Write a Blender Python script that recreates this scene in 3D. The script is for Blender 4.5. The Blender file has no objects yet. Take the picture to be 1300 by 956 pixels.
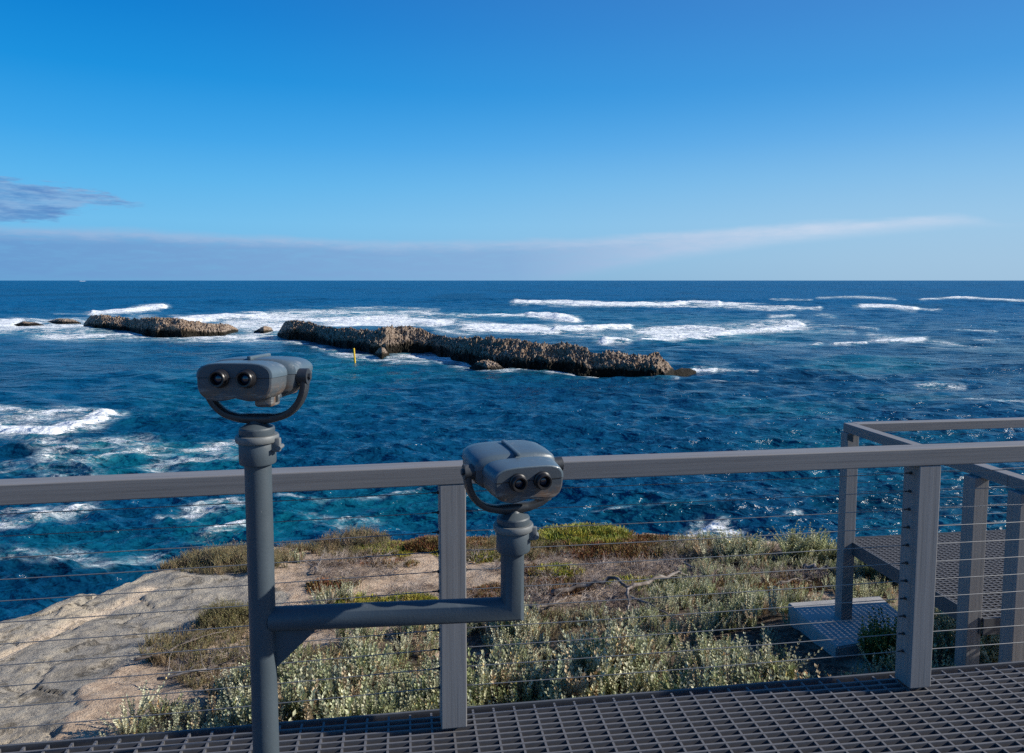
import bpy, bmesh, math, random
import numpy as np
from mathutils import Vector, Matrix, noise as mnoise
R = math.radians
rng = np.random.default_rng(7)
random.seed(7)
SC = bpy.context.scene
COL = SC.collection
# ------------------------------------------------------------------ survey: photo pixel -> place
F, CX, CY, CAMZ = 940.0, 650.0, 433.5, 1.7
TH = math.atan(77.5 / F); CT, ST = math.cos(TH), math.sin(TH)
SEA = -8.3
def ray(px, py):
    u = (px - CX) / F; v = (py - CY) / F
    return u, CT - v * ST, -(v * CT + ST)
def atz(px, py, z):
    a, b, c = ray(px, py); t = (z - CAMZ) / c
    return Vector((a * t, b * t, z))
def aty(px, py, Y):
    a, b, c = ray(px, py); t = Y / b
    return Vector((a * t, Y, CAMZ + c * t))
def proj(X, Y, Z):
    d = CAMZ - Z
    f = Y * CT + d * ST
    f = np.where(f < 0.05, 0.05, f)
    return CX + F * X / f, CY + F * (d * CT - Y * ST) / f

# ------------------------------------------------------------------ materials
def mat(name):
    m = bpy.data.materials.new(name); m.use_nodes = True
    nt = m.node_tree; b = nt.nodes['Principled BSDF']
    return m, nt, b
def N(nt, typ, **kw):
    n = nt.nodes.new(typ)
    for k, v in kw.items():
        if k.startswith('i_'):
            key = k[2:]
            key = int(key) if key.isdigit() else key
            n.inputs[key].default_value = v
        else: setattr(n, k, v)
    return n
def L(nt, a, b): nt.links.new(a, b)
def ramp(nt, fac, stops, interp='LINEAR'):
    r = nt.nodes.new('ShaderNodeValToRGB'); cr = r.color_ramp; cr.interpolation = interp
    while len(cr.elements) < len(stops): cr.elements.new(0.5)
    for e, (p, c) in zip(cr.elements, stops):
        e.position = p; e.color = (*c, 1) if len(c) == 3 else c
    if fac is not None: L(nt, fac, r.inputs[0])
    return r
def mixc(nt, fac, a, b, mode='MIX'):
    m = nt.nodes.new('ShaderNodeMix'); m.data_type = 'RGBA'; m.blend_type = mode
    for s, v in ((0, fac), (6, a), (7, b)):
        if hasattr(v, 'is_linked') or hasattr(v, 'links'): L(nt, v, m.inputs[s])
        elif s == 0: m.inputs[0].default_value = v
        else: m.inputs[s].default_value = (*v, 1)
    return m.outputs[2]
def math_(nt, op, a, b=None, c=None, clamp=False):
    m = nt.nodes.new('ShaderNodeMath'); m.operation = op; m.use_clamp = clamp
    for i, v in enumerate((a, b, c)):
        if v is None: continue
        if hasattr(v, 'links'): L(nt, v, m.inputs[i])
        else: m.inputs[i].default_value = v
    return m.outputs[0]
def noise(nt, vec, scale, detail=4, rough=.55, dist=0):
    n = nt.nodes.new('ShaderNodeTexNoise')
    n.inputs['Scale'].default_value = scale; n.inputs['Detail'].default_value = detail
    n.inputs['Roughness'].default_value = rough; n.inputs['Distortion'].default_value = dist
    if vec is not None: L(nt, vec, n.inputs['Vector'])
    return n.outputs['Fac']
def coords(nt, kind='Object', scale=(1, 1, 1)):
    t = nt.nodes.new('ShaderNodeTexCoord'); m = nt.nodes.new('ShaderNodeMapping')
    m.inputs['Scale'].default_value = scale; L(nt, t.outputs[kind], m.inputs[0])
    return m.outputs[0]
def bump(nt, b, h, strength, dist=.01):
    n = nt.nodes.new('ShaderNodeBump'); n.inputs['Strength'].default_value = strength
    n.inputs['Distance'].default_value = dist; L(nt, h, n.inputs['Height']); L(nt, n.outputs[0], b.inputs['Normal'])
    return n

def grain_mat(name, scale, base=(.188, .186, .190)):
    m, nt, b = mat(name)
    g = noise(nt, coords(nt, 'Object', scale), 1.0, 6, .65)
    g2 = noise(nt, coords(nt, 'Object', (1.7, 1.7, 1.7)), 1.0, 4, .6)
    g3 = noise(nt, coords(nt, 'Object', (1, 1, 1)), 55.0, 3, .6)
    r = ramp(nt, g, [(.25, tuple(c * .66 for c in base)), (.5, base), (.78, tuple(min(1, c * 1.28) for c in base))])
    c = mixc(nt, math_(nt, 'MULTIPLY', g2, .5), r.outputs[0], (.155, .145, .14))
    sp = ramp(nt, g3, [(.70, (0, 0, 0)), (.76, (1, 1, 1))])
    c = mixc(nt, math_(nt, 'MULTIPLY', sp.outputs[0], .25), c, (.42, .41, .40))
    L(nt, c, b.inputs['Base Color']); b.inputs['Roughness'].default_value = .55
    b.inputs['Specular IOR Level'].default_value = .4
    bump(nt, b, g, .35, .002)
    return m
M = {}
M['rail'] = grain_mat('rail_paint', (1.2, 60, 60))
M['post'] = grain_mat('post_paint', (60, 60, 1.2), (.222, .221, .225))
M['postdark'] = grain_mat('post_paint_weathered', (60, 60, 1.2), (.135, .12, .115))

def paint(name, base, rough=.42, wear=(.33, .33, .34), wearamt=.5, spec=.5, rust=False):
    m, nt, b = mat(name)
    co = coords(nt, 'Object')
    a = noise(nt, co, 14, 6, .7); d = noise(nt, co, 140, 3, .6); e = noise(nt, co, 5, 5, .6)
    c = mixc(nt, ramp(nt, e, [(.3, (0, 0, 0)), (.75, (1, 1, 1))]).outputs[0], base, tuple(x * 1.35 for x in base))
    w = ramp(nt, a, [(.60, (0, 0, 0)), (.72, (1, 1, 1))])
    c = mixc(nt, math_(nt, 'MULTIPLY', w.outputs[0], wearamt), c, wear)
    sp = ramp(nt, d, [(.70, (0, 0, 0)), (.77, (1, 1, 1))])
    c = mixc(nt, math_(nt, 'MULTIPLY', sp.outputs[0], .22), c, (.5, .5, .5))
    if rust:
        geo = nt.nodes.new('ShaderNodeSeparateXYZ'); L(nt, co, geo.inputs[0])
        low = math_(nt, 'MULTIPLY', math_(nt, 'SUBTRACT', -.012, geo.outputs[2]), 30, clamp=True)
        rr = ramp(nt, noise(nt, co, 22, 6, .7), [(.46, (0, 0, 0)), (.62, (1, 1, 1))])
        c = mixc(nt, math_(nt, 'MULTIPLY', rr.outputs[0], low), c, (.125, .08, .055))
        ww = ramp(nt, noise(nt, coords(nt, 'Object', (6, 6, 40)), 1.5, 6, .7), [(.5, (0, 0, 0)), (.62, (1, 1, 1))])
        c = mixc(nt, math_(nt, 'MULTIPLY', math_(nt, 'MULTIPLY', ww.outputs[0], low), .55), c, (.30, .29, .27))
    L(nt, c, b.inputs['Base Color'])
    rg = math_(nt, 'ADD', math_(nt, 'MULTIPLY', a, .35), rough - .15)
    L(nt, rg, b.inputs['Roughness']); b.inputs['Specular IOR Level'].default_value = spec
    bump(nt, b, d, .25, .0015)
    return m
M['pole'] = paint('pole_paint', (.044, .060, .074), .5, wearamt=.12)
M['head'] = paint('viewer_paint', (.062, .090, .114), .36, wearamt=.38)
M['headlow'] = paint('viewer_paint_worn', (.055, .068, .08), .42, (.26, .26, .25), .75, rust=True)
M['plate'] = paint('face_plate_paint', (.040, .052, .066), .4, (.20, .20, .20), .7, rust=True)
M['yoke'] = paint('yoke_paint', (.024, .028, .034), .4, (.2, .2, .2), .35)
M['ring'] = paint('ring_metal', (.11, .12, .125), .5, (.3, .3, .28), .5)
M['alloy'] = paint('bare_alloy', (.42, .42, .41), .45, (.6, .6, .58), .3)
def simple(name, col, rough=.5, metal=0, spec=.5):
    m, nt, b = mat(name); b.inputs['Base Color'].default_value = (*col, 1)
    b.inputs['Roughness'].default_value = rough; b.inputs['Metallic'].default_value = metal
    b.inputs['Specular IOR Level'].default_value = spec
    n = noise(nt, coords(nt, 'Object'), 60, 3)
    c = mixc(nt, n, tuple(x * .8 for x in col), tuple(min(1, x * 1.2) for x in col)); L(nt, c, b.inputs['Base Color'])
    return m
M['rubber'] = simple('black_rubber', (.012, .012, .014), .38)
M['lens'] = simple('lens_glass', (.006, .016, .035), .06, 0, .9)
M['cable'] = simple('steel_cable', (.20, .20, .20), .42, .55)
M['ferrule'] = simple('dark_ferrule', (.03, .03, .032), .5)
M['grate'] = simple('grey_grating', (.105, .105, .112), .6)
M['beam'] = simple('galvanised_beam', (.075, .08, .09), .6)
M['yellow'] = simple('yellow_marker', (.75, .48, .02), .5)
M['slot'] = simple('slot_black', (.01, .01, .01), .6)
def concrete():
    m, nt, b = mat('concrete'); co = coords(nt, 'Object')
    a = noise(nt, co, 5, 8, .65); d = noise(nt, co, 70, 3)
    r = ramp(nt, a, [(.3, (.30, .29, .28)), (.7, (.46, .45, .43))])
    L(nt, mixc(nt, math_(nt, 'MULTIPLY', d, .3), r.outputs[0], (.2, .19, .18)), b.inputs['Base Color'])
    b.inputs['Roughness'].default_value = .9; bump(nt, b, d, .3, .004); return m
M['concrete'] = concrete()
def foliage_mat(name, rough=.55, trans=.25):
    m, nt, b = mat(name)
    at = nt.nodes.new('ShaderNodeAttribute'); at.attribute_name = 'tint'
    n = noise(nt, coords(nt, 'Object'), 30, 3)
    c = mixc(nt, math_(nt, 'MULTIPLY', n, .5), at.outputs['Color'], (.5, .5, .5), 'MULTIPLY')
    L(nt, c, b.inputs['Base Color']); b.inputs['Roughness'].default_value = rough
    b.inputs['Specular IOR Level'].default_value = .35
    if trans:
        tr = nt.nodes.new('ShaderNodeBsdfTranslucent'); mx = nt.nodes.new('ShaderNodeMixShader')
        L(nt, c, tr.inputs[0]); mx.inputs[0].default_value = trans
        L(nt, b.outputs[0], mx.inputs[1]); L(nt, tr.outputs[0], mx.inputs[2])
        L(nt, mx.outputs[0], nt.nodes['Material Output'].inputs[0])
    return m
M['leaf'] = foliage_mat('leaves'); M['twig'] = foliage_mat('twigs', .85, 0)
def wood():
    m, nt, b = mat('dead_wood'); co = coords(nt, 'Object')
    r = ramp(nt, noise(nt, co, 9, 6, .7), [(.3, (.045, .035, .03)), (.52, (.15, .125, .11)), (.72, (.36, .33, .30))])
    L(nt, r.outputs[0], b.inputs['Base Color']); b.inputs['Roughness'].default_value = .85
    bump(nt, b, noise(nt, co, 60, 4), .5, .004); return m
M['deadwood'] = wood()

# ------------------------------------------------------------------ mesh helpers
def tag(o, label=None, cat=None, group=None, kind=None):
    if label: o['label'] = label
    if cat: o['category'] = cat
    if group: o['group'] = group
    if kind: o['kind'] = kind
    return o
def link(name, me, m, parent=None, smooth=False):
    o = bpy.data.objects.new(name, me); COL.objects.link(o)
    if m is not None: me.materials.append(m)
    if parent is not None: o.parent = parent
    if smooth: me.polygons.foreach_set('use_smooth', [True] * len(me.polygons))
    return o
def empty(name, loc, rz=0):
    o = bpy.data.objects.new(name, None); COL.objects.link(o); o.location = loc
    o.rotation_euler = (0, 0, rz); o.empty_display_size = .1; return o
def from_bm(name, bm, m, parent=None, smooth=False):
    bmesh.ops.recalc_face_normals(bm, faces=bm.faces)
    me = bpy.data.meshes.new(name); bm.to_mesh(me); bm.free()
    return link(name, me, m, parent, smooth)
def box(bm, c, s, bev=0.0, rot=None):
    t = bmesh.new(); bmesh.ops.create_cube(t, size=1)
    bmesh.ops.scale(t, vec=s, verts=t.verts)
    if bev: bmesh.ops.bevel(t, geom=t.edges[:], offset=bev, segments=2, affect='EDGES', profile=.5)
    if rot is not None: bmesh.ops.transform(t, matrix=rot, verts=t.verts)
    bmesh.ops.translate(t, vec=c, verts=t.verts)
    me = bpy.data.meshes.new('tmp'); t.to_mesh(me); t.free(); bm.from_mesh(me); bpy.data.meshes.remove(me)
def tube(bm, pts, rad, seg=12, cap=True, up=Vector((0, 0, 1)), sharp=False):
    pts = [Vector(p) for p in pts]; n = len(pts)
    if not isinstance(rad, (list, tuple)): rad = [rad] * n
    rings = []; prev = None
    for i, p in enumerate(pts):
        if i == 0: d = pts[1] - p
        elif i == n - 1: d = p - pts[-2]
        else: d = (pts[i + 1] - p).normalized() + (p - pts[i - 1]).normalized()
        d.normalize()
        if prev is None:
            a = d.cross(up)
            if a.length < 1e-3: a = d.cross(Vector((1, 0, 0)))
        else: a = prev - d * prev.dot(d)
        a.normalize(); b = d.cross(a); prev = a
        k = 1.0
        if sharp and 0 < i < n - 1:
            k = 1 / max(.3, math.cos((pts[i + 1] - p).angle(p - pts[i - 1]) / 2))
            inpl = ((pts[i + 1] - p).normalized() - (p - pts[i - 1]).normalized()).normalized()
        ring = []
        for j in range(seg):
            t = 2 * math.pi * j / seg
            o = (a * math.cos(t) + b * math.sin(t)) * rad[i]
            if k != 1.0: o = o + inpl * (o.dot(inpl) * (k - 1))
            ring.append(bm.verts.new(p + o))
        rings.append(ring)
    for i in range(n - 1):
        for j in range(seg):
            bm.faces.new((rings[i][j], rings[i][(j + 1) % seg], rings[i + 1][(j + 1) % seg], rings[i + 1][j]))
    if cap: bm.faces.new(rings[0][::-1]); bm.faces.new(rings[-1])
def lathe(bm, prof, seg=32, mtx=None):
    rings = []
    for r, z in prof:
        rings.append([bm.verts.new(Vector((max(r, 1e-4) * math.cos(2 * math.pi * j / seg), max(r, 1e-4) * math.sin(2 * math.pi * j / seg), z)))
                      for j in range(seg)])
    for i in range(len(prof) - 1):
        for j in range(seg):
            bm.faces.new((rings[i][j], rings[i][(j + 1) % seg], rings[i + 1][(j + 1) % seg], rings[i + 1][j]))
    bm.faces.new(rings[0][::-1]); bm.faces.new(rings[-1])
    if mtx is not None: bmesh.ops.transform(bm, matrix=mtx, verts=[v for r in rings for v in r])
def autosmooth(o, ang=35):
    me = o.data
    me.polygons.foreach_set('use_smooth', [True] * len(me.polygons))
    bm = bmesh.new(); bm.from_mesh(me)
    for e in bm.edges:
        e.smooth = not (len(e.link_faces) == 2 and e.calc_face_angle(0) > R(ang))
    bm.to_mesh(me); bm.free()
    return o
def np_mesh(name, V, Fq, m, parent=None, smooth=False, attrs=None):
    me = bpy.data.meshes.new(name)
    V = np.ascontiguousarray(V, dtype=np.float32); Fq = np.ascontiguousarray(Fq, dtype=np.int32)
    k = Fq.shape[1]; nf = len(Fq)
    me.vertices.add(len(V)); me.vertices.foreach_set('co', V.ravel())
    me.loops.add(nf * k); me.loops.foreach_set('vertex_index', Fq.ravel())
    me.polygons.add(nf)
    me.polygons.foreach_set('loop_start', np.arange(0, nf * k, k, dtype=np.int32))
    me.polygons.foreach_set('use_smooth', np.full(nf, smooth))
    me.update(calc_edges=True); me.validate()
    for an, av in (attrs or {}).items():
        av = np.asarray(av, dtype=np.float32)
        if av.ndim == 1:
            a = me.attributes.new(an, 'FLOAT', 'POINT'); a.data.foreach_set('value', av)
        else:
            a = me.attributes.new(an, 'FLOAT_COLOR', 'POINT')
            a.data.foreach_set('color', np.concatenate([av, np.ones((len(av), 1), np.float32)], 1).ravel())
    return link(name, me, m, parent)
def gridfaces(nr, nc):
    i = np.arange(nr - 1)[:, None] * nc + np.arange(nc - 1)[None, :]
    return np.stack([i, i + 1, i + nc + 1, i + nc], -1).reshape(-1, 4)

# numpy value noise -------------------------------------------------
def _hash(ix, iy, s):
    h = (ix.astype(np.int64) * 374761393 + iy.astype(np.int64) * 668265263 + s * 1274126177) & 0xffffffff
    h = ((h ^ (h >> 13)) * 1103515245) & 0xffffffff
    h = ((h ^ (h >> 16)) * 2246822519) & 0xffffffff
    return ((h ^ (h >> 15)) & 0xffffff) / float(0xffffff)
def vnoise(x, y, s=0):
    ix = np.floor(x); iy = np.floor(y); fx = x - ix; fy = y - iy
    fx = fx * fx * fx * (fx * (fx * 6 - 15) + 10); fy = fy * fy * fy * (fy * (fy * 6 - 15) + 10)
    a = _hash(ix, iy, s); b = _hash(ix + 1, iy, s); c = _hash(ix, iy + 1, s); d = _hash(ix + 1, iy + 1, s)
    return (a + (b - a) * fx) * (1 - fy) + (c + (d - c) * fx) * fy
def fbm(x, y, oct=5, s=0, gain=.5, lac=2.03):
    t = 0; a = 1; n = 0
    for o in range(oct):
        t = t + a * vnoise(x, y, s + o * 17); n += a; a *= gain
        x, y = (x * .8 - y * .6) * lac + 13.7, (x * .6 + y * .8) * lac + 5.1
    return t / n
def sstep(a, b, x):
    t = np.clip((x - a) / (b - a), 0, 1); return t * t * (3 - 2 * t)

# ------------------------------------------------------------------ camera
cam = bpy.data.cameras.new('camera'); co_ = bpy.data.objects.new('camera', cam); COL.objects.link(co_)
co_.location = (0, 0, CAMZ); co_.rotation_euler = (math.pi / 2 - TH, 0, 0)
cam.sensor_width = 36; cam.sensor_fit = 'HORIZONTAL'; cam.lens = 36 * F / 1300
cam.shift_y = -(478 - CY) / 1300; cam.clip_end = 200000; cam.clip_start = .05
SC.camera = co_
# ------------------------------------------------------------------ light and sky
SUN_EL, SUN_AZ = R(30), R(90)        # azimuth clockwise from +Y (the view), so the sun stands to the right
w = bpy.data.worlds.new('World'); SC.world = w; w.use_nodes = True
nt = w.node_tree; bg = nt.nodes['Background']
sky = N(nt, 'ShaderNodeTexSky', sky_type='NISHITA', sun_disc=False, sun_elevation=SUN_EL, sun_rotation=SUN_AZ,
        altitude=0, air_density=1.0, dust_density=.35, ozone_density=3.0)
tc = nt.nodes.new('ShaderNodeTexCoord'); sp = nt.nodes.new('ShaderNodeSeparateXYZ'); L(nt, tc.outputs['Generated'], sp.inputs[0])
az = math_(nt, 'MULTIPLY', math_(nt, 'ARCTAN2', sp.outputs[0], sp.outputs[1]), 57.2958)
el = math_(nt, 'MULTIPLY', math_(nt, 'ARCSINE', sp.outputs[2]), 57.2958)
cv = nt.nodes.new('ShaderNodeCombineXYZ'); L(nt, az, cv.inputs[0]); L(nt, el, cv.inputs[1])
def sky_noise(sx, sy, detail=6, rough=.6, off=0):
    mp = nt.nodes.new('ShaderNodeMapping'); mp.inputs['Scale'].default_value = (sx, sy, 1); mp.inputs['Location'].default_value = (off, off * .7, off)
    L(nt, cv.outputs[0], mp.inputs[0]); return noise(nt, mp.outputs[0], 1, detail, rough)
def smooth(v, a, b):
    m = nt.nodes.new('ShaderNodeMapRange'); m.interpolation_type = 'SMOOTHSTEP'
    L(nt, v, m.inputs[0]); m.inputs[1].default_value = a; m.inputs[2].default_value = b
    m.inputs[3].default_value = 0; m.inputs[4].default_value = 1; return m.outputs[0]
def curve_of(v, lo, hi, pts, ymax):
    """piecewise profile of a value, pts = (x, y)"""
    mr = math_(nt, 'DIVIDE', math_(nt, 'SUBTRACT', v, lo), hi - lo, clamp=True)
    r = ramp(nt, mr, [((x - lo) / (hi - lo), (y / ymax,) * 3) for x, y in pts])
    return math_(nt, 'MULTIPLY', r.outputs[0], ymax)
n1 = sky_noise(.16, .9); n2 = sky_noise(.5, 2.6, 7, .65, 3.3); n3 = sky_noise(.09, .5, 5, .6, 9.1)
EXPO = 2 ** .45
def lin(r, g, b_): return tuple(((x / 255 + .055) / 1.055) ** 2.4 * 10 / EXPO for x in (r, g, b_))
# cloud tops (degrees of elevation) round the horizon
top1 = curve_of(az, -50, 50, [(-50, 3.7), (-24, 3.4), (-13, 3.1), (-9, 2.9), (8, 3.3), (15, 3.9), (22, 4.1), (31, 4.3), (33.5, 3.7), (50, 3.2)], 8)
top1 = math_(nt, 'ADD', top1, math_(nt, 'MULTIPLY', math_(nt, 'SUBTRACT', n1, .5), .9))
bot1 = curve_of(az, -50, 50, [(-50, 0), (2, 0), (12, 1.9), (20, 3.05), (31, 3.95), (50, 4.0)], 8)
m1 = math_(nt, 'SUBTRACT', 1, smooth(math_(nt, 'SUBTRACT', el, top1), -.45, .22))
m1b = smooth(math_(nt, 'SUBTRACT', el, bot1), -.7, .5)
m1 = math_(nt, 'MULTIPLY', math_(nt, 'MULTIPLY', m1, m1b), math_(nt, 'ADD', .25, math_(nt, 'MULTIPLY', n2, 1.35)), clamp=True)
col1 = ramp(nt, math_(nt, 'DIVIDE', math_(nt, 'ADD', az, 50), 100), [(.1, tuple(v / 8.1 for v in lin(100, 150, 205))), (.5, tuple(v / 8.1 for v in lin(136, 175, 217))), (.72, tuple(v / 8.1 for v in lin(200, 215, 236)))])
cs = nt.nodes.new('ShaderNodeVectorMath'); cs.operation = 'SCALE'; L(nt, col1.outputs[0], cs.inputs[0]); cs.inputs['Scale'].default_value = 8.1
lit = smooth(math_(nt, 'SUBTRACT', math_(nt, 'SUBTRACT', top1, el), math_(nt, 'MULTIPLY', n2, .9)), .6, -.3)
c1 = mixc(nt, math_(nt, 'MULTIPLY', lit, .4), cs.outputs[0], lin(190, 212, 236))
# upper-left wedge
top2 = curve_of(az, -50, -20, [(-50, 7.2), (-35, 6.5), (-30, 6.0), (-26.3, 5.35), (-25.4, 4.6), (-20, 4.2)], 8)
bot2 = curve_of(az, -50, -20, [(-50, 3.4), (-35, 3.5), (-31.5, 3.9), (-29.5, 4.9), (-26.3, 5.2), (-20, 5.3)], 8)
j2 = math_(nt, 'MULTIPLY', math_(nt, 'SUBTRACT', n2, .5), 2.0)
m2 = math_(nt, 'SUBTRACT', 1, smooth(math_(nt, 'SUBTRACT', math_(nt, 'ADD', el, j2), top2), -.3, .15))
m2 = math_(nt, 'MULTIPLY', m2, smooth(math_(nt, 'SUBTRACT', math_(nt, 'ADD', el, j2), bot2), -.25, .35))
m2 = math_(nt, 'MULTIPLY', m2, math_(nt, 'ADD', .25, math_(nt, 'MULTIPLY', sky_noise(.3, 1.6, 7, .68, 7.7), 1.25)), clamp=True)
c2 = mixc(nt, smooth(sky_noise(.35, 2.2, 7, .65, 5.5), .35, .65), lin(92, 140, 198), lin(138, 178, 220))
vis = math_(nt, 'GREATER_THAN', sp.outputs[1], 0)
m1 = math_(nt, 'MULTIPLY', m1, .9)
# clear deep azure air: sky radiance graded with elevation, slightly paler towards the sun's side
gs = [(-90, (80, 145, 190)), (0, (104, 170, 214)), (1.5, (112, 180, 224)), (4, (112, 190, 237)), (7, (88, 180, 237)), (10, (58, 164, 233)), (14, (22, 145, 222)), (18, (4, 128, 210)), (22, (0, 114, 198)), (35, (0, 92, 168)), (90, (4, 64, 128))]
gr = ramp(nt, math_(nt, 'DIVIDE', math_(nt, 'ADD', el, 90), 180), [((e_ + 90) / 180, tuple(v / 10 for v in lin(*c_))) for e_, c_ in gs])
gsc = nt.nodes.new('ShaderNodeVectorMath'); gsc.operation = 'SCALE'; L(nt, gr.outputs[0], gsc.inputs[0]); gsc.inputs['Scale'].default_value = 10
sideb = smooth(az, -35, 40)
warm = mixc(nt, math_(nt, 'MULTIPLY', sideb, math_(nt, 'ADD', math_(nt, 'MULTIPLY', smooth(el, 14, 0), .55), .12)), gsc.outputs[0], lin(180, 205, 226))
skymix = mixc(nt, .02, warm, sky.outputs[0])
o1 = mixc(nt, m1, skymix, c1); o2 = mixc(nt, math_(nt, 'MULTIPLY', m2, vis), o1, c2)
L(nt, o2, bg.inputs[0]); bg.inputs[1].default_value = .1
sun = bpy.data.lights.new('sun', 'SUN'); so = bpy.data.objects.new('sun', sun); COL.objects.link(so)
sun.energy = 5.0; sun.angle = R(.53); sun.color = (1, .93, .82)
sd = Vector((math.sin(SUN_AZ) * math.cos(SUN_EL), math.cos(SUN_AZ) * math.cos(SUN_EL), math.sin(SUN_EL)))
so.rotation_euler = (-sd).to_track_quat('-Z', 'Y').to_euler(); so.location = sd * 30
SC.view_settings.view_transform = 'Standard'; SC.view_settings.look = 'None'
SC.view_settings.exposure = .45; SC.view_settings.gamma = 1
SC.render.engine = 'CYCLES'; SC.cycles.use_denoising = False
SC.cycles.max_bounces = 6; SC.cycles.caustics_reflective = False; SC.cycles.caustics_refractive = False
SC.cycles.sample_clamp_indirect = 3; SC.cycles.sample_clamp_direct = 2.2

# ------------------------------------------------------------------ terrain
def zg0(X, Y):
    z = -1.2 - .105 * (Y - 3)
    z = z - .035 * np.clip(-X, 0, 12) - .015 * np.clip(Y - 9, 0, 4) ** 2
    z = z + .25 * np.exp(-(((X - 2.5) / 2.0) ** 2 + ((Y - 5.3) / 1.6) ** 2))
    return np.where(Y < 3, -1.2, z)
edge_px = [(-400, 800), (-120, 790), (0, 779), (88, 771), (112, 752), (150, 746), (185, 728), (215, 716), (250, 708), (300, 700), (350, 694), (400, 690),
           (430, 682), (500, 686), (560, 684), (620, 681), (680, 677), (720, 671), (780, 672), (840, 678), (880, 686), (960, 688), (1060, 688), (1180, 690), (1300, 690), (1500, 690)]
def ground_hit(px, py):
    z = -1.8
    for _ in range(12):
        p = atz(px, py, z); z = float(zg0(np.array(p.x), np.array(p.y)))
    return atz(px, py, z)
EP = np.array([ground_hit(*p)[:2] for p in edge_px])
EX = np.concatenate([[-60, -16], EP[:, 0], [30, 60]]); EY = np.concatenate([[-6, 3.5], EP[:, 1], [8, 4]])
o_ = np.argsort(EX); EX, EY = EX[o_], EY[o_]
def axis(lo, a, b, hi, d, g=1.12):
    mid = np.arange(a, b, d); out = []
    s = d; x = b
    while x < hi: s *= g; x += s; out.append(x)
    lo_ = []; s = d; x = a
    while x > lo: s *= g; x -= s; lo_.append(x)
    return np.concatenate([lo_[::-1], mid, out])
gx = axis(-70, -8.0, 6.5, 70, .028); gy = axis(-70, 3.0, 12.2, 15.5, .028)
GX, GY = np.meshgrid(gx, gy)
vein_px = [(-60, 850), (0, 831), (40, 810), (72, 795), (95, 781), (130, 768), (160, 760), (188, 748)]
VP = np.array([ground_hit(*p)[:2] for p in vein_px])
def polydist(X, Y, P):
    d = np.full(X.shape, 1e9)
    for a, b in zip(P[:-1], P[1:]):
        ab = b - a; t = np.clip(((X - a[0]) * ab[0] + (Y - a[1]) * ab[1]) / (ab @ ab), 0, 1)
        d = np.minimum(d, np.hypot(X - a[0] - t * ab[0], Y - a[1] - t * ab[1]))
    return d
def inpoly(x, y, P):
    r = np.zeros(x.shape, bool); j = len(P) - 1
    for i in range(len(P)):
        xi, yi = P[i]; xj, yj = P[j]
        r ^= ((yi > y) != (yj > y)) & (x < (xj - xi) * (y - yi) / (yj - yi + 1e-12) + xi); j = i
    return r
rock_px = [(-500, 740), (0, 740), (150, 735), (205, 716), (300, 722), (330, 745), (335, 775), (270, 792), (215, 812), (150, 850), (60, 905), (-60, 1000), (-900, 1000)]
RP = [tuple(ground_hit(*p)[:2]) for p in rock_px]
def terrain(X, Y):
    ye = np.interp(X, EX, EY) + (fbm(X * .9, X * 0 + 3, 3, 5) - .5) * .5
    over = Y - ye
    base = zg0(X, Y)
    n = fbm(X * .8, Y * .8, 5, 2); n2 = fbm(X * 5, Y * 5, 4, 9)
    jx = (fbm(X * 1.5, Y * 1.5, 4, 31) - .5) * .9; jy = (fbm(X * 1.5, Y * 1.5, 4, 37) - .5) * .9
    near = sstep(0, 4, Y) + .0
    rock = inpoly(X + jx, Y + jy, RP).astype(float)
    rock = np.maximum(rock, sstep(-.25, .15, over))
    vd = polydist(X + jx * .25, Y + jy * .25, VP)
    vein = (1 - sstep(.05, .13 + .05 * n, vd)) * (X < -1)
    lay = (over * .55 + n * 1.2) * 3
    ter = (np.floor(lay) + sstep(.75, 1, lay - np.floor(lay))) / 3 - lay / 3
    z = base + (n - .5) * .22 * near + (n2 - .5) * .035 * near
    z = z + rock * ter * .09 * (over < .6) - vein * .03
    cr = np.abs(fbm(X * 1.1 + 7, Y * 1.1, 4, 71) - .5)
    z = z - rock * .04 * (1 - sstep(0, .02, cr)) + rock * (fbm(X * 2.2 + 3, Y * 3.4, 5, 88, .58) - .5) * .055
    # rounded lip then cliff down to the water
    lip = np.clip(over + .35, 0, None)
    drop = .5 * np.clip(lip, 0, .7) ** 2 + np.clip(lip - .7, 0, None) * (2.6 + 1.6 * fbm(X * .5, Y * .5, 3, 44)) 
    ledge = (fbm(X * .7, Y * 1.6, 4, 81) - .5) * 1.1 * sstep(.4, 1.5, over)
    z = z - drop + ledge
    return np.maximum(z, SEA - 3.5), rock, vein, over
GZ, GR, GV, GO = terrain(GX, GY)
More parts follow.
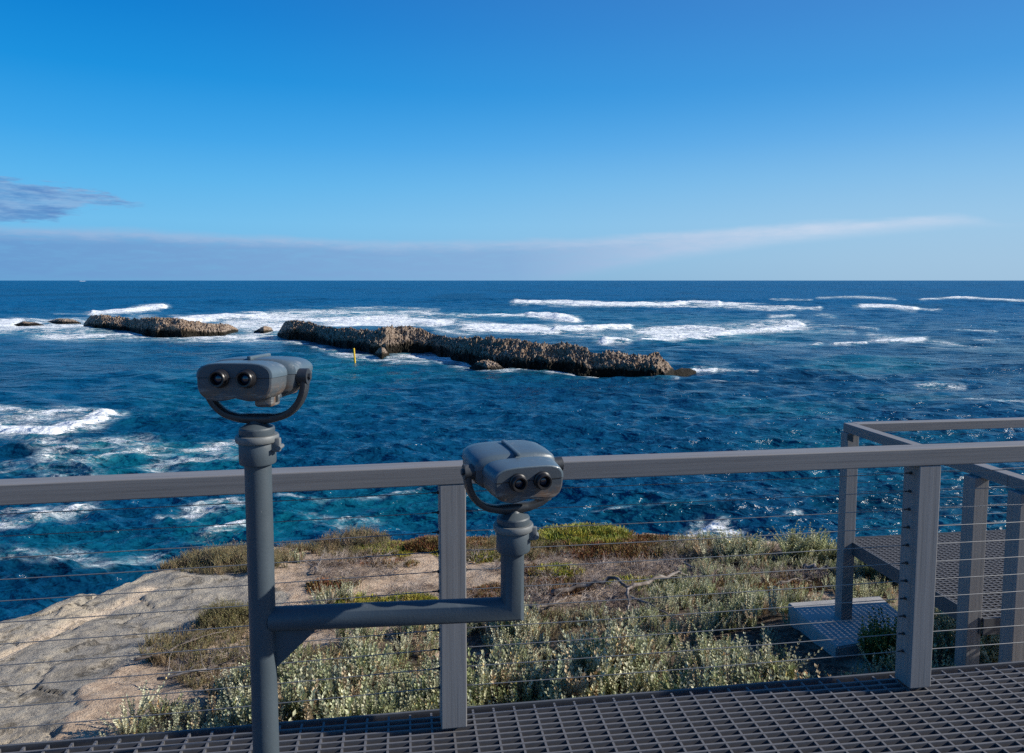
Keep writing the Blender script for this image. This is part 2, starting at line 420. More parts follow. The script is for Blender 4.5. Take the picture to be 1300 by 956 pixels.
def ground_mat():
    m, nt, b = mat('cliff_ground'); co = coords(nt, 'Object')
    def A(n):
        a = nt.nodes.new('ShaderNodeAttribute'); a.attribute_name = n; return a.outputs['Fac']
    big = noise(nt, co, 1.1, 6, .62); med = noise(nt, co, 7, 6, .65); fine = noise(nt, co, 48, 5, .7); grit = noise(nt, co, 160, 2, .6)
    sand = ramp(nt, med, [(.28, (.36, .25, .175)), (.5, (.56, .42, .30)), (.72, (.66, .53, .40))])
    sand = mixc(nt, ramp(nt, fine, [(.34, (1, 1, 1)), (.46, (0, 0, 0))]).outputs[0], sand.outputs[0], (.22, .16, .12))
    sand = mixc(nt, ramp(nt, grit, [(.66, (0, 0, 0)), (.74, (1, 1, 1))]).outputs[0], sand, (.62, .55, .47))
    rk = ramp(nt, big, [(.3, (.20, .185, .155)), (.44, (.34, .31, .265)), (.53, (.41, .375, .315)), (.62, (.50, .43, .33)), (.74, (.58, .49, .37))])
    pits = ramp(nt, noise(nt, co, 3.2, 9, .75, .8), [(.36, (1, 1, 1)), (.44, (0, 0, 0))])
    strk = noise(nt, coords(nt, 'Object', (1.2, 4.5, 2)), 1.6, 8, .7, 1.2)
    rk = mixc(nt, ramp(nt, med, [(.33, (1, 1, 1)), (.5, (0, 0, 0))]).outputs[0], rk.outputs[0], (.21, .195, .175))
    rk = mixc(nt, math_(nt, 'MULTIPLY', ramp(nt, fine, [(.30, (1, 1, 1)), (.42, (0, 0, 0))]).outputs[0], .7), rk, (.12, .11, .095))
    rk = mixc(nt, math_(nt, 'MULTIPLY', pits.outputs[0], .55), rk, (.11, .095, .075))
    rk = mixc(nt, math_(nt, 'MULTIPLY', ramp(nt, strk, [(.5, (0, 0, 0)), (.62, (1, 1, 1))]).outputs[0], .3), rk, (.54, .46, .36))
    vn = ramp(nt, fine, [(.3, (.55, .42, .30)), (.55, (.74, .61, .46))])
    c = mixc(nt, A('rock'), sand, rk); c = mixc(nt, A('vein'), c, vn.outputs[0])
    litter = ramp(nt, noise(nt, co, 18, 6, .75), [(.44, (.05, .038, .03)), (.58, (.20, .15, .115))])
    c = mixc(nt, A('litter'), c, litter.outputs[0])
    sep = nt.nodes.new('ShaderNodeSeparateXYZ'); L(nt, co, sep.inputs[0])
    wet = math_(nt, 'MULTIPLY', math_(nt, 'SUBTRACT', SEA + 1.6, math_(nt, 'ADD', sep.outputs[2], math_(nt, 'MULTIPLY', big, 1.0))), 2, clamp=True)
    c = mixc(nt, wet, c, (.05, .045, .035))
    L(nt, c, b.inputs['Base Color']); b.inputs['Roughness'].default_value = .92; b.inputs['Specular IOR Level'].default_value = .2
    h = math_(nt, 'ADD', math_(nt, 'MULTIPLY', med, 1.0), math_(nt, 'MULTIPLY', fine, .55))
    h = math_(nt, 'ADD', h, math_(nt, 'MULTIPLY', math_(nt, 'SUBTRACT', strk, pits.outputs[0]), .9))
    bump(nt, b, math_(nt, 'ADD', h, math_(nt, 'MULTIPLY', grit, .15)), 1.0, .055)
    return m
M['ground'] = ground_mat()

# plant zones, surveyed on the ground: (px, py, rx, ry, strength)
Z = dict(
 leaf=[(760, 838, 330, 48, 1.3), (700, 960, 520, 105, 1.5), (450, 930, 160, 60, 1.2), (820, 870, 330, 60, 1.2), (930, 800, 120, 42, 1.1), (880, 765, 80, 26, .8), (960, 720, 90, 26, .9),
       (1040, 710, 60, 22, 1.1), (905, 700, 60, 14, .7), (1130, 740, 90, 22, 1.1), (1000, 860, 200, 40, .8), (1250, 800, 200, 90, .6), (600, 860, 120, 30, .9), (480, 855, 130, 28, .9),(1000, 770, 40, 14, .8)],
 tan=[(285, 716, 75, 14, 1.2), (330, 708, 40, 10, 1), (380, 860, 170, 34, .8), (270, 830, 90, 26, .75), (300, 792, 60, 14, .5), (410, 697, 60, 8, .6), (650, 700, 90, 14, .6), (230, 722, 30, 6, .6), (455, 700, 60, 12, .7), (700, 800, 130, 20, .5), (880, 700, 60, 14, .5)],
 twig=[(445, 725, 60, 16, 1), (400, 725, 30, 10, .8), (730, 735, 110, 34, 1.1), (690, 775, 90, 20, 1), (840, 735, 80, 20, .8), (560, 752, 70, 10, .8), (250, 850, 60, 20, 1.2),
       (400, 840, 120, 20, .5), (780, 770, 100, 22, .9), (500, 790, 150, 18, .6), (600, 710, 30, 8, .6), (860, 700, 60, 14, .7), (1000, 735, 60, 12, .8), (570, 860, 60, 20, .5), (230, 790, 60, 6, .2),(650,860,60,20,.5)],
 red=[(545, 692, 60, 10, 1.0), (640, 690, 50, 8, .8), (690, 698, 50, 10, .9), (760, 700, 50, 10, .7), (700, 745, 60, 10, .6), (800, 700, 60, 10, .6), (480, 712, 60, 8, .5), (630, 752, 40, 10, .6), (880, 740, 60, 12, .4), (1000, 742, 60, 12, .5), (830, 690, 50, 8, .9), (420, 745, 30, 5, .4), (700, 725, 40, 8, .5)],
 green=[(730, 684, 66, 9, 1.3), (700, 680, 30, 8, 1), (490, 700, 40, 7, .7), (565, 700, 24, 7, .5), (620, 708, 30, 6, .6), (710, 727, 30, 6, .7), (455, 765, 44, 7, .8), (520, 764, 36, 6, .7), (810, 742, 40, 6, .5), (860, 755, 60, 12, .5)])
def zone(key, X, Y, Zz):
    px, py = proj(X, Y, Zz); t = np.zeros(np.shape(X))
    for cx, cy, rx, ry, s in Z[key]:
        d = ((px - cx) / rx) ** 2 + ((py - cy) / ry) ** 2
        t = np.maximum(t, s * (1 - sstep(.45, 1.5, d)))
    return t
lit_ = np.clip(np.maximum.reduce([zone('leaf', GX, GY, GZ), zone('twig', GX, GY, GZ) * .45, zone('red', GX, GY, GZ) * .5, zone('tan', GX, GY, GZ) * .5]), 0, 1)
lit_ = lit_ * sstep(.3, .6, fbm(GX * 3, GY * 3, 4, 55) + .15 * lit_) 
lit_[GY < 2.6] = .6
g = np_mesh('ground', np.stack([GX, GY, GZ], -1).reshape(-1, 3), gridfaces(*GX.shape), M['ground'], smooth=True,
            attrs={'rock': GR.ravel(), 'vein': GV.ravel(), 'litter': lit_.ravel()})
tag(g, kind='structure')
def gz(X, Y):
    return float(terrain(np.array([[X]]), np.array([[Y]]))[0][0, 0])

# ------------------------------------------------------------------ sea
def smoothn(nt, v, a, b):
    m = nt.nodes.new('ShaderNodeMapRange'); m.interpolation_type = 'SMOOTHSTEP'; L(nt, v, m.inputs[0])
    m.inputs[1].default_value = a; m.inputs[2].default_value = b; return m.outputs[0]
def build_sea():
    r = [7.0]
    while r[-1] < 430:
        x = r[-1]; r.append(x + min(max(.08, x * x / 9400 * .8), 1.5))
    while r[-1] < 90000: r.append(r[-1] * 1.035)
    r = np.array(r)
    a = np.concatenate([np.linspace(-80, -42, 60)[:-1], np.linspace(-42, 42, 1250), np.linspace(42, 80, 60)[1:]]) * math.pi / 180
    A_, R_ = np.meshgrid(a, r)
    X = R_ * np.sin(A_); Y = R_ * np.cos(A_)
    px, py = proj(X, Y, SEA)
    dr = np.gradient(r)[:, None] * np.ones_like(X); sp_ = np.maximum(dr, R_ * .0012)
    z = np.zeros_like(X); ox = np.zeros_like(X); oy = np.zeros_like(X)
    gate = .55 + .9 * fbm(X * .05, Y * .05, 3, 3)
    rs = np.random.default_rng(5)
    near = R_[:, 0] < 420
    for i in range(64):
        lam = .45 * (26 / .45) ** (((i + rs.random()) / 64) ** 1.25)
        th = R(-100 + rs.normal(0, 32) + (12 if lam < 6 else 0))
        amp = .0125 * lam * (1.0 if lam < 1.6 else (1.6 / lam) ** .62)
        kx, ky = math.cos(th) * 2 * math.pi / lam, math.sin(th) * 2 * math.pi / lam
        fade = sstep(2.2, 4.5, lam / sp_[near]) * (gate[near] if lam < 8 else 1)
        ph = kx * X[near] + ky * Y[near] + rs.random() * 6.28
        z[near] += amp * fade * np.sin(ph); q = .75 * amp * fade * np.cos(ph)
        ox[near] += q * math.cos(th); oy[near] += q * math.sin(th)
    foam = np.zeros_like(X); aqua = np.zeros_like(X); dark = np.zeros_like(X); ridge = np.zeros_like(X)
    # whitewater on the water: polyline, half thickness, strength, ridge height (m)
    S = [([(118, 397), (160, 394), (206, 389)], 3.2, 1.25, 1.5), ([(70, 399), (120, 398), (200, 394)], 2.2, .5, 0), ([(0, 409), (50, 408), (105, 407)], 4.5, .75, .3),
         ([(0, 412), (20, 409)], 5, 1.1, .5), ([(0, 417), (60, 415), (110, 416)], 5, .9, 0), ([(60, 424), (180, 428), (320, 430)], 7, .88, 0), ([(150, 430), (330, 433), (420, 430)], 5, .6, 0),
         ([(222, 406), (270, 405), (332, 400)], 3.4, 1.25, 1.2), ([(170, 402), (230, 408)], 3, .6, 0), ([(300, 412), (360, 414), (330, 425)], 8, .95, 0), ([(330, 403), (420, 407), (560, 409)], 8, 1.05, 0),
         ([(350, 397), (450, 396), (540, 398)], 5, .85, .4), ([(540, 399), (600, 400), (662, 402)], 2.4, .95, .6), ([(555, 393), (500, 391), (430, 392)], 1.8, .5, 0), ([(500, 409), (562, 411)], 2.2, 1.1, .5),
         ([(672, 401), (700, 403), (728, 406)], 3.4, 1.25, 1.3), ([(655, 384), (720, 385), (790, 387), (842, 387)], 2.6, 1.15, 1.6), ([(838, 386), (880, 383.5), (912, 386)], 2.8, 1.2, 1.3),
         ([(700, 388), (790, 390)], 2.2, .5, 0), ([(900, 386), (960, 388), (1015, 390)], 1.7, .95, .5), ([(845, 389), (930, 391), (1040, 392)], 2.0, .85, .4), ([(705, 420), (750, 419), (797, 416)], 3.2, 1.1, 1.2), ([(600, 416), (640, 418), (700, 420)], 8, 1.15, .4),
         ([(690, 425), (800, 427)], 4, .6, 0), ([(768, 434), (780, 433), (795, 433)], 4, 1.15, .9), ([(560, 422), (600, 424)], 4, .7, 0), ([(815, 431), (850, 429), (900, 425), (960, 420), (1015, 413)], 3.6, 1.1, .9),
         ([(820, 422), (900, 419), (1010, 415)], 7.5, .95, 0), ([(890, 412), (990, 411), (1040, 414)], 3, .6, 0), ([(1030, 413), (1070, 416), (1112, 419)], 2.6, .6, .3), ([(1020, 421), (1080, 422)], 3.5, .5, 0), ([(930, 433), (1020, 438)], 4, .4, 0),
         ([(1112, 431), (1140, 430), (1168, 429)], 4, 1.1, .7), ([(1168, 431), (1200, 434), (1240, 440)], 2.4, .6, .2), ([(1105, 424), (1135, 427)], 3, .6, 0), ([(1032, 439), (1040, 437)], 2.4, .9, .3), ([(1060, 437), (1098, 437)], 2.6, 1.0, .6),
         ([(1180, 443), (1290, 443)], 2, .4, 0), ([(1215, 420), (1262, 422)], 1.8, .7, .3), ([(1240, 430), (1270, 432)], 2, .55, 0), ([(1095, 389), (1130, 389), (1160, 393)], 3, 1.05, .9), ([(1160, 393), (1190, 394)], 1.8, .7, 0),
         ([(1040, 378), (1090, 377), (1135, 380)], 1.3, .8, .5), ([(980, 380), (1030, 381)], 1.1, .7, .3), ([(1170, 380), (1220, 378), (1300, 382), (1400, 383)], 1.4, .95, 1.0), ([(980, 402), (1005, 401)], 2, .8, .2), ([(1040, 400), (1055, 402)], 2.5, .6, .2),
         ([(405, 440), (440, 452), (500, 458)], 4.5, .75, 0), ([(350, 430), (400, 438)], 3.6, .7, 0), ([(520, 450), (570, 456), (640, 466)], 6, .92, 0), ([(500, 452), (620, 456)], 6, .6, 0), ([(640, 468), (760, 476)], 2.6, .7, 0), ([(760, 476), (860, 480)], 2, .55, 0),
         ([(856, 472), (880, 470), (908, 471)], 1.8, 1.0, 0), ([(905, 471), (960, 473)], 1.4, .6, 0), ([(500, 461), (540, 462)], 3, .6, 0),
         ([(-60, 540), (0, 541), (60, 545), (110, 535), (134, 524)], 7, 1.15, .35), ([(-20, 519), (60, 524), (120, 520)], 5, .85, .2), ([(-60, 530), (60, 530)], 8, .6, 0), ([(50, 560), (90, 562), (60, 580)], 8, .72, 0), ([(95, 590), (120, 580), (200, 565)], 6, .7, .1), ([(110, 560), (180, 558)], 7, .62, 0),
         ([(190, 575), (260, 566), (310, 560)], 6, .72, 0), ([(200, 590), (300, 575)], 8, .5, 0), ([(0, 590), (120, 605)], 9, .42, 0), ([(-40, 672), (20, 668), (70, 655), (110, 646)], 6, .78, .15), ([(0, 650), (120, 645)], 7, .45, 0),
         ([(205, 656), (240, 653), (262, 652)], 3, .8, 0), ([(255, 645), (310, 637)], 7, .7, 0), ([(250, 690), (280, 672), (300, 668)], 5, .75, .1), ([(10, 708), (60, 716), (100, 706)], 9, .62, 0), ([(120, 720), (200, 705)], 6, .4, 0),
         ([(400, 655), (440, 660), (480, 655)], 5, .5, 0), ([(360, 625), (420, 632), (520, 622)], 4, .42, 0), ([(1003, 662), (1010, 654)], 3, .8, .1), ([(868, 682), (900, 672), (920, 680)], 7, .95, .1), ([(760, 645), (830, 640)], 6, .4, 0),
         ([(905, 482), (940, 484), (948, 481)], 2, .7, .1), ([(1165, 488), (1200, 490), (1220, 490)], 3, .55, 0), ([(1230, 508), (1310, 512)], 4, .6, 0), ([(720, 480), (760, 478)], 1.8, .3, 0), ([(102, 356.9), (108, 356.9)], .35, 1, 0), ([(1000, 468), (1050, 470)], 2, .3, 0)]
    for P, t, s, hgt in S:
        pts = np.array(P, float); dmin = np.full(X.shape, 1e9); tt = np.zeros(X.shape)
        y0, y1 = pts[:, 1].min() - 4 * t - 8, pts[:, 1].max() + 4 * t + 8
        rows = np.where((py.max(1) > y0) & (py.min(1) < y1))[0]
        if not len(rows): continue
        sl = slice(rows[0], rows[-1] + 1); pxx, pyy = px[sl], py[sl]
        wob = (fbm(X[sl] * .06, Y[sl] * .06, 4, 19) - .5) * 2 * t
        dm = np.full(pxx.shape, 1e9); tot = len(pts) - 1
        for k in range(tot):
            a0, b0 = pts[k], pts[k + 1]; ab = np.array([(b0[0] - a0[0]) / 3.2, b0[1] - a0[1]])
            qx, qy = (pxx - a0[0]) / 3.2, pyy + wob - a0[1]
            u = np.clip((qx * ab[0] + qy * ab[1]) / (ab @ ab + 1e-9), 0, 1)
            dm = np.minimum(dm, np.hypot(qx - u * ab[0], qy - u * ab[1]))
        dm = dm / (.35 + 1.1 * fbm(X[sl] * .09 + 5, Y[sl] * .02, 4, 23)) if t < 5 and py[sl].mean() < 470 else dm
        v = s * np.exp(-(dm / t) ** 2 * .8)
        foam[sl] = np.maximum(foam[sl], v)
        if hgt: ridge[sl] = np.maximum(ridge[sl], hgt * .55 * np.exp(-(np.clip(dm, 0, 99) / (t * .55)) ** 2))
    for cx, cy, rx, ry, s in [(440, 398, 130, 8, .9), (380, 402, 80, 8, .6), (200, 420, 260, 16, .6), (200, 590, 170, 42, .55), (310, 670, 120, 40, .65), (470, 640, 200, 30, .42), (1100, 464, 110, 14, .55), (1060, 378, 120, 7, .3), (1160, 386, 140, 7, .5),
                              (850, 410, 200, 14, .25), (820, 650, 100, 22, .3), (990, 520, 120, 16, .3), (1150, 505, 80, 10, .35), (560, 470, 300, 20, .22), (640, 400, 150, 8, .35), (900, 425, 180, 14, .4), (100, 700, 150, 40, .3), (1100, 560, 200, 30, .2), (750, 398, 90, 8, .3)]:
        d = ((px - cx) / rx) ** 2 + ((py - cy) / ry) ** 2; aqua = np.maximum(aqua, s * (1 - sstep(0, 1.2, d)))
    for cx, cy, rx, ry, s in [(950, 487, 110, 9, .6), (1230, 476, 80, 8, .6), (1060, 478, 130, 6, .5), (90, 552, 60, 10, .7), (60, 572, 70, 14, .5), (1180, 640, 200, 30, .7), (800, 600, 200, 20, .3), (860, 655, 150, 14, .4), (1180, 430, 90, 6, .4), (1220, 505, 120, 6, .4), (40, 730, 160, 30, .45), (620, 640, 100, 10, .3), (800, 500, 130, 8, .3)]:
        d = ((px - cx) / rx) ** 2 + ((py - cy) / ry) ** 2; dark = np.maximum(dark, s * (1 - sstep(0, 1.2, d)))
    patch = fbm(X * .045, Y * .03, 5, 61)
    aqua = np.clip(aqua * (.45 + 1.1 * patch) + .18 * sstep(.52, .72, patch) * sstep(260, 120, R_), 0, 1)
    dark = np.clip(dark * (.4 + 1.2 * fbm(X * .08, Y * .05, 4, 67)) + .35 * sstep(.52, .7, fbm(X * .03, Y * .02, 4, 77)), 0, 1)
    z += ridge * (.75 + .5 * fbm(X * .12, Y * .1, 4, 91))
    # long swells further out
    sw = np.where(R_ < 900, np.sin(Y / 9.5 + 1.5 * fbm(X * .006, Y * .006, 3, 12) * 6), 0); z += .16 * sstep(90, 200, R_) * sstep(900, 500, R_) * sw
    lump = fbm(X * 1.2, Y * 1.2, 4, 97) - .5
    z += lump * .25 * np.clip(foam, 0, 1) * sstep(.15, .05, dr * 0 + .1)
    V = np.stack([X + ox, Y + oy, SEA + z], -1).reshape(-1, 3)
    m, nt, b = mat('sea_water'); co = coords(nt, 'Object')
    def A(n):
        q = nt.nodes.new('ShaderNodeAttribute'); q.attribute_name = n; return q.outputs['Fac']
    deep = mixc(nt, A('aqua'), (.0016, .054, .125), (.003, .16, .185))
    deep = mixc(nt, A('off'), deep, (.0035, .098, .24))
    deep = mixc(nt, math_(nt, 'MULTIPLY', A('dark'), .85), deep, (.001, .012, .032))
    mot = noise(nt, coords(nt, 'Object', (.4, 1, .5)), 1.1, 8, .7)
    deep = mixc(nt, ramp(nt, mot, [(.35, (.45, .45, .45)), (.58, (0, 0, 0))]).outputs[0], deep, (.001, .022, .052))
    nz = noise(nt, coords(nt, 'Object', (.45, 1, 1)), .8, 12, .68, .5); nz2 = noise(nt, coords(nt, 'Object', (.5, 1, 1)), 3.6, 8, .7, .8)
    nz3 = noise(nt, coords(nt, 'Object', (.6, 1, 1)), 13, 5, .65, .6)
    mixn = math_(nt, 'ADD', math_(nt, 'ADD', math_(nt, 'MULTIPLY', nz, .5), math_(nt, 'MULTIPLY', nz2, .32)), math_(nt, 'MULTIPLY', nz3, .18))
    fv = math_(nt, 'ADD', A('foam'), math_(nt, 'MULTIPLY', math_(nt, 'SUBTRACT', mixn, .5), 3.6))
    fm = nt.nodes.new('ShaderNodeMapRange'); fm.interpolation_type = 'SMOOTHSTEP'; L(nt, fv, fm.inputs[0])
    fm.inputs[1].default_value = .62; fm.inputs[2].default_value = .92
    gatef = nt.nodes.new('ShaderNodeMapRange'); L(nt, A('foam'), gatef.inputs[0]); gatef.inputs[1].default_value = .06; gatef.inputs[2].default_value = .35
    # lacy strands where the whitewater thins out
    la = noise(nt, coords(nt, 'Object', (.4, 1, 1)), 1.5, 7, .62, 1.6)
    lr = math_(nt, 'SUBTRACT', 1, math_(nt, 'MULTIPLY', math_(nt, 'ABSOLUTE', math_(nt, 'SUBTRACT', la, .5)), 9), clamp=True)
    lace = math_(nt, 'MULTIPLY', math_(nt, 'MULTIPLY', lr, smoothn(nt, nz, .42, .6)), smoothn(nt, A('foam'), .12, .6))
    fac = math_(nt, 'MAXIMUM', math_(nt, 'MULTIPLY', fm.outputs[0], gatef.outputs[0]), math_(nt, 'MULTIPLY', lace, .85))
    # scattered small whitecaps
    wc = noise(nt, coords(nt, 'Object', (.35, 1, 1)), .55, 9, .7, .4)
    fac = math_(nt, 'MAXIMUM', fac, math_(nt, 'MULTIPLY', smoothn(nt, wc, .735, .765), .7))
    veil = math_(nt, 'MULTIPLY', math_(nt, 'MULTIPLY', A('foam'), mixn), .75, clamp=True)
    deep = mixc(nt, math_(nt, 'MULTIPLY', veil, gatef.outputs[0]), deep, (.06, .34, .40))
    fcol = mixc(nt, nz2, (.58, .66, .70), (.95, .95, .95))
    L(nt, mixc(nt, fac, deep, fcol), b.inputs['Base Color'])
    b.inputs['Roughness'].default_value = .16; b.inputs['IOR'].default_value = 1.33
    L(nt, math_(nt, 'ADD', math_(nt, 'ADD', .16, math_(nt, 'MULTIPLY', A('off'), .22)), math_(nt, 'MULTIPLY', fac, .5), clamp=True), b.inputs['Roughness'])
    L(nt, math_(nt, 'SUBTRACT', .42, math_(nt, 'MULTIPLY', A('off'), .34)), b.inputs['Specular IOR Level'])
    w1 = noise(nt, coords(nt, 'Object', (.5, 1, 1)), 1.2, 3, .5, .35); w2 = noise(nt, coords(nt, 'Object', (.6, 1, 1)), 4.2, 3, .55, .3)
    w3 = noise(nt, coords(nt, 'Object', (.45, 1, 1)), .33, 3, .5, .3)
    h = math_(nt, 'ADD', math_(nt, 'ADD', math_(nt, 'MULTIPLY', w1, .85), math_(nt, 'MULTIPLY', w2, .2)), math_(nt, 'MULTIPLY', w3, 2.2))
    h = math_(nt, 'ADD', h, math_(nt, 'MULTIPLY', fac, .08))
    bump(nt, b, h, 1.0, .75)
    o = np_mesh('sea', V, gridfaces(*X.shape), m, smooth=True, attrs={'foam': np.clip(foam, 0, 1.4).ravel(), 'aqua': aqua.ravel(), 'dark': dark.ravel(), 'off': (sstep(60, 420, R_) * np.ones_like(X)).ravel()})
    tag(o, kind='structure')
build_sea()

# ------------------------------------------------------------------ reefs
def rock_mat():
    m, nt, b = mat('reef_rock'); co = coords(nt, 'Object')
    a = noise(nt, co, .35, 5, .6); c_ = noise(nt, co, 2.2, 8, .72); f = noise(nt, co, 9, 6, .75)
    vor = nt.nodes.new('ShaderNodeTexVoronoi'); vor.inputs['Scale'].default_value = 1.7; L(nt, co, vor.inputs['Vector'])
    r = ramp(nt, c_, [(.30, (.06, .045, .032)), (.44, (.27, .20, .15)), (.56, (.48, .38, .30)), (.75, (.62, .52, .43))])
    c = mixc(nt, ramp(nt, a, [(.52, (0, 0, 0)), (.62, (1, 1, 1))]).outputs[0], r.outputs[0], (.42, .27, .16), 'MIX')
    c = mixc(nt, .55, r.outputs[0], c)
    c = mixc(nt, ramp(nt, f, [(.36, (1, 1, 1)), (.50, (0, 0, 0))]).outputs[0], c, (.05, .035, .025))
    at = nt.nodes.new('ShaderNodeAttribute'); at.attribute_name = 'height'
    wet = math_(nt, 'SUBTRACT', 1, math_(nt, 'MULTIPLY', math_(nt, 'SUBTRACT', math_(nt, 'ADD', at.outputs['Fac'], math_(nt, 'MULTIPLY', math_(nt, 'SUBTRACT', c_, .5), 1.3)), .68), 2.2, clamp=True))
    c = mixc(nt, wet, c, (.016, .013, .007))  # wet rock at the waterline, plus shade of the undercut front painted in
    L(nt, c, b.inputs['Base Color']); b.inputs['Roughness'].default_value = .8; b.inputs['Specular IOR Level'].default_value = .25
    bump(nt, b, math_(nt, 'ADD', c_, math_(nt, 'MULTIPLY', f, .5)), 1.0, .5)
    return m
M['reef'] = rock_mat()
def reef(name, tops, bots, depth, label, seed=1, step=.9, nv=56, rough=1.0):
    tx, ty = zip(*tops); bx_, by_ = zip(*bots)
    xs = np.arange(tx[0], tx[-1] + .01, step)
    rows = []; hh = []
    for px in xs:
        yt = np.interp(px, tx, ty); yb = np.interp(px, bx_, by_)
        e = min(1, (px - xs[0]) / 16, (xs[-1] - px) / 16); e = max(0.01, e) ** .55
        W = atz(px, yb, SEA); D = max(.3, depth * e)
        crest = aty(px, yt, W.y + D * .62); H = max(.05, (crest.z - SEA) * (.25 + .75 * min(1, e * 1.3)))
        dr_ = Vector((W.x, W.y, 0)).normalized()
        row = []; fh = .50 + .22 * mnoise.noise(Vector((W.x * .16, seed * 3.1, 0)))
        for k in range(nv):
            s = k / (nv - 1)
            if s < .3:
                q = s / .3; off = -.1 - .35 * math.sin(q * 3.14) * 0 + .25 * q ** 3; h = H * fh * q - .6 * (1 - q)
                off -= .35 * (1 - q)
            elif s < .72:
                q = (s - .3) / .42; off = .15 + (D * .62 - .15) * q; h = H * (fh + (1 - fh) * math.sin(q * math.pi / 2) ** 1.3)
            else:
                q = (s - .72) / .28; off = D * .62 + D * .38 * q; h = H * (1 - q * q) - .6 * q
            p = W + dr_ * off; x, y, z = p.x, p.y, SEA + h
            v = Vector((x, y, z)) ; sd_ = seed * 7.3
            n1 = mnoise.noise(Vector((x * .55 + sd_, y * .55, z * .5))); n2 = mnoise.ridged_multi_fractal(Vector((x * .5 + sd_, y * .5, z * .7)), .9, 2.1, 4, 1.0, 2.0)
            n3 = mnoise.noise(Vector((x * 3.1, y * 3.1 + sd_, z * 2.7))); n4 = mnoise.noise(Vector((x * 6.5, y * 6.5 + sd_, z * 5)))
            am = min(1, H / 1.6) * rough * (1 if s > .05 else .2)
            up = (n1 * .22 + (n2 - .9) * .24 + n3 * .28 + n4 * .34) * am * e
            fr = (n1 * .9 + mnoise.noise(Vector((x * .22 + sd_, y * .22, 3))) * 2.6 + n3 * .35 + n4 * .18 + (n2 - .9) * .3) * am * e
            q2 = 1 if .03 < s < .97 else 0
            row.append((x + dr_.x * (-fr * (1 - s)) , y + dr_.y * (-fr * (1 - s)), z + up * q2 * (.35 + .65 * min(1, s / .3))))
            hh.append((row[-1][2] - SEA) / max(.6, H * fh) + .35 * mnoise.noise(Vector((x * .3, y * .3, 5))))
        rows.append(row)
    V = np.array(rows).reshape(-1, 3)
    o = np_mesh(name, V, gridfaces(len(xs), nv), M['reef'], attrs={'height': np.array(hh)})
    o.data.polygons.foreach_set('use_smooth', [False] * len(o.data.polygons))
    tag(o, label, 'rock'); return o
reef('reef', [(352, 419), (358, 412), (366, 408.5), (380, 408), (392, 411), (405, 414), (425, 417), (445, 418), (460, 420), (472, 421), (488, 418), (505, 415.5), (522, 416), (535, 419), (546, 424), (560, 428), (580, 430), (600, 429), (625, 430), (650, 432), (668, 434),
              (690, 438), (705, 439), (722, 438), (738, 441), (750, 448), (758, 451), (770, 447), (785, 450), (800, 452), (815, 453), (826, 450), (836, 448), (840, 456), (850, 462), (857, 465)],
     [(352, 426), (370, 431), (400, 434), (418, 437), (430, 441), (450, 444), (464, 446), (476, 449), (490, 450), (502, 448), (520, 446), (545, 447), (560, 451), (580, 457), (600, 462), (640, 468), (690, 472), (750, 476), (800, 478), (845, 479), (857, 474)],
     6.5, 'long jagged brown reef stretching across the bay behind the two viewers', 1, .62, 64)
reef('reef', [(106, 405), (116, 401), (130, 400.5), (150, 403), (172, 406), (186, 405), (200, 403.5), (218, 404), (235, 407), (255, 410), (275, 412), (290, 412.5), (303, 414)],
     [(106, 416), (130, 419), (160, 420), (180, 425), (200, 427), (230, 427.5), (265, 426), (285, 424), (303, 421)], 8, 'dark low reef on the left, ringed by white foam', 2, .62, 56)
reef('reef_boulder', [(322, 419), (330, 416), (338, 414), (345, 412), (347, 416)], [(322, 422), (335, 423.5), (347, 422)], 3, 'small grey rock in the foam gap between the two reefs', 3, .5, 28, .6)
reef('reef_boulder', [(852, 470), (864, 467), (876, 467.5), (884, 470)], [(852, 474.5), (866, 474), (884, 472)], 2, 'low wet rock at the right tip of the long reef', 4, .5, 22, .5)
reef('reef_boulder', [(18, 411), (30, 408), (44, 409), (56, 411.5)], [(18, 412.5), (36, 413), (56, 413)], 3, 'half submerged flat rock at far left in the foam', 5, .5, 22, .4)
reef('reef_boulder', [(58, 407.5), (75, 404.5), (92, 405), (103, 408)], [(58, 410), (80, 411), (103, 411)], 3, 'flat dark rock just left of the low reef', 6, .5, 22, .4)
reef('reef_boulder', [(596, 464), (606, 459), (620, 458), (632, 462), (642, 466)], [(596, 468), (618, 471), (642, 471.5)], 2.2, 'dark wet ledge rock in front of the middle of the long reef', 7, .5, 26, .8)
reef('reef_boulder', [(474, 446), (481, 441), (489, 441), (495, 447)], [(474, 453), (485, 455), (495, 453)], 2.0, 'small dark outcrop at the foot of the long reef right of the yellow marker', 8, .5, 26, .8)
# yellow channel marker
pm = atz(450.5, 461.5, SEA)
bm = bmesh.new(); tube(bm, [pm + Vector((.09, 0, -1)), pm + Vector((-.10, 0, 1.85))], .11, 14)
tag(from_bm('channel_marker', bm, M['yellow'], smooth=False), 'thin yellow marker pole standing in the water before the long reef', 'marker')

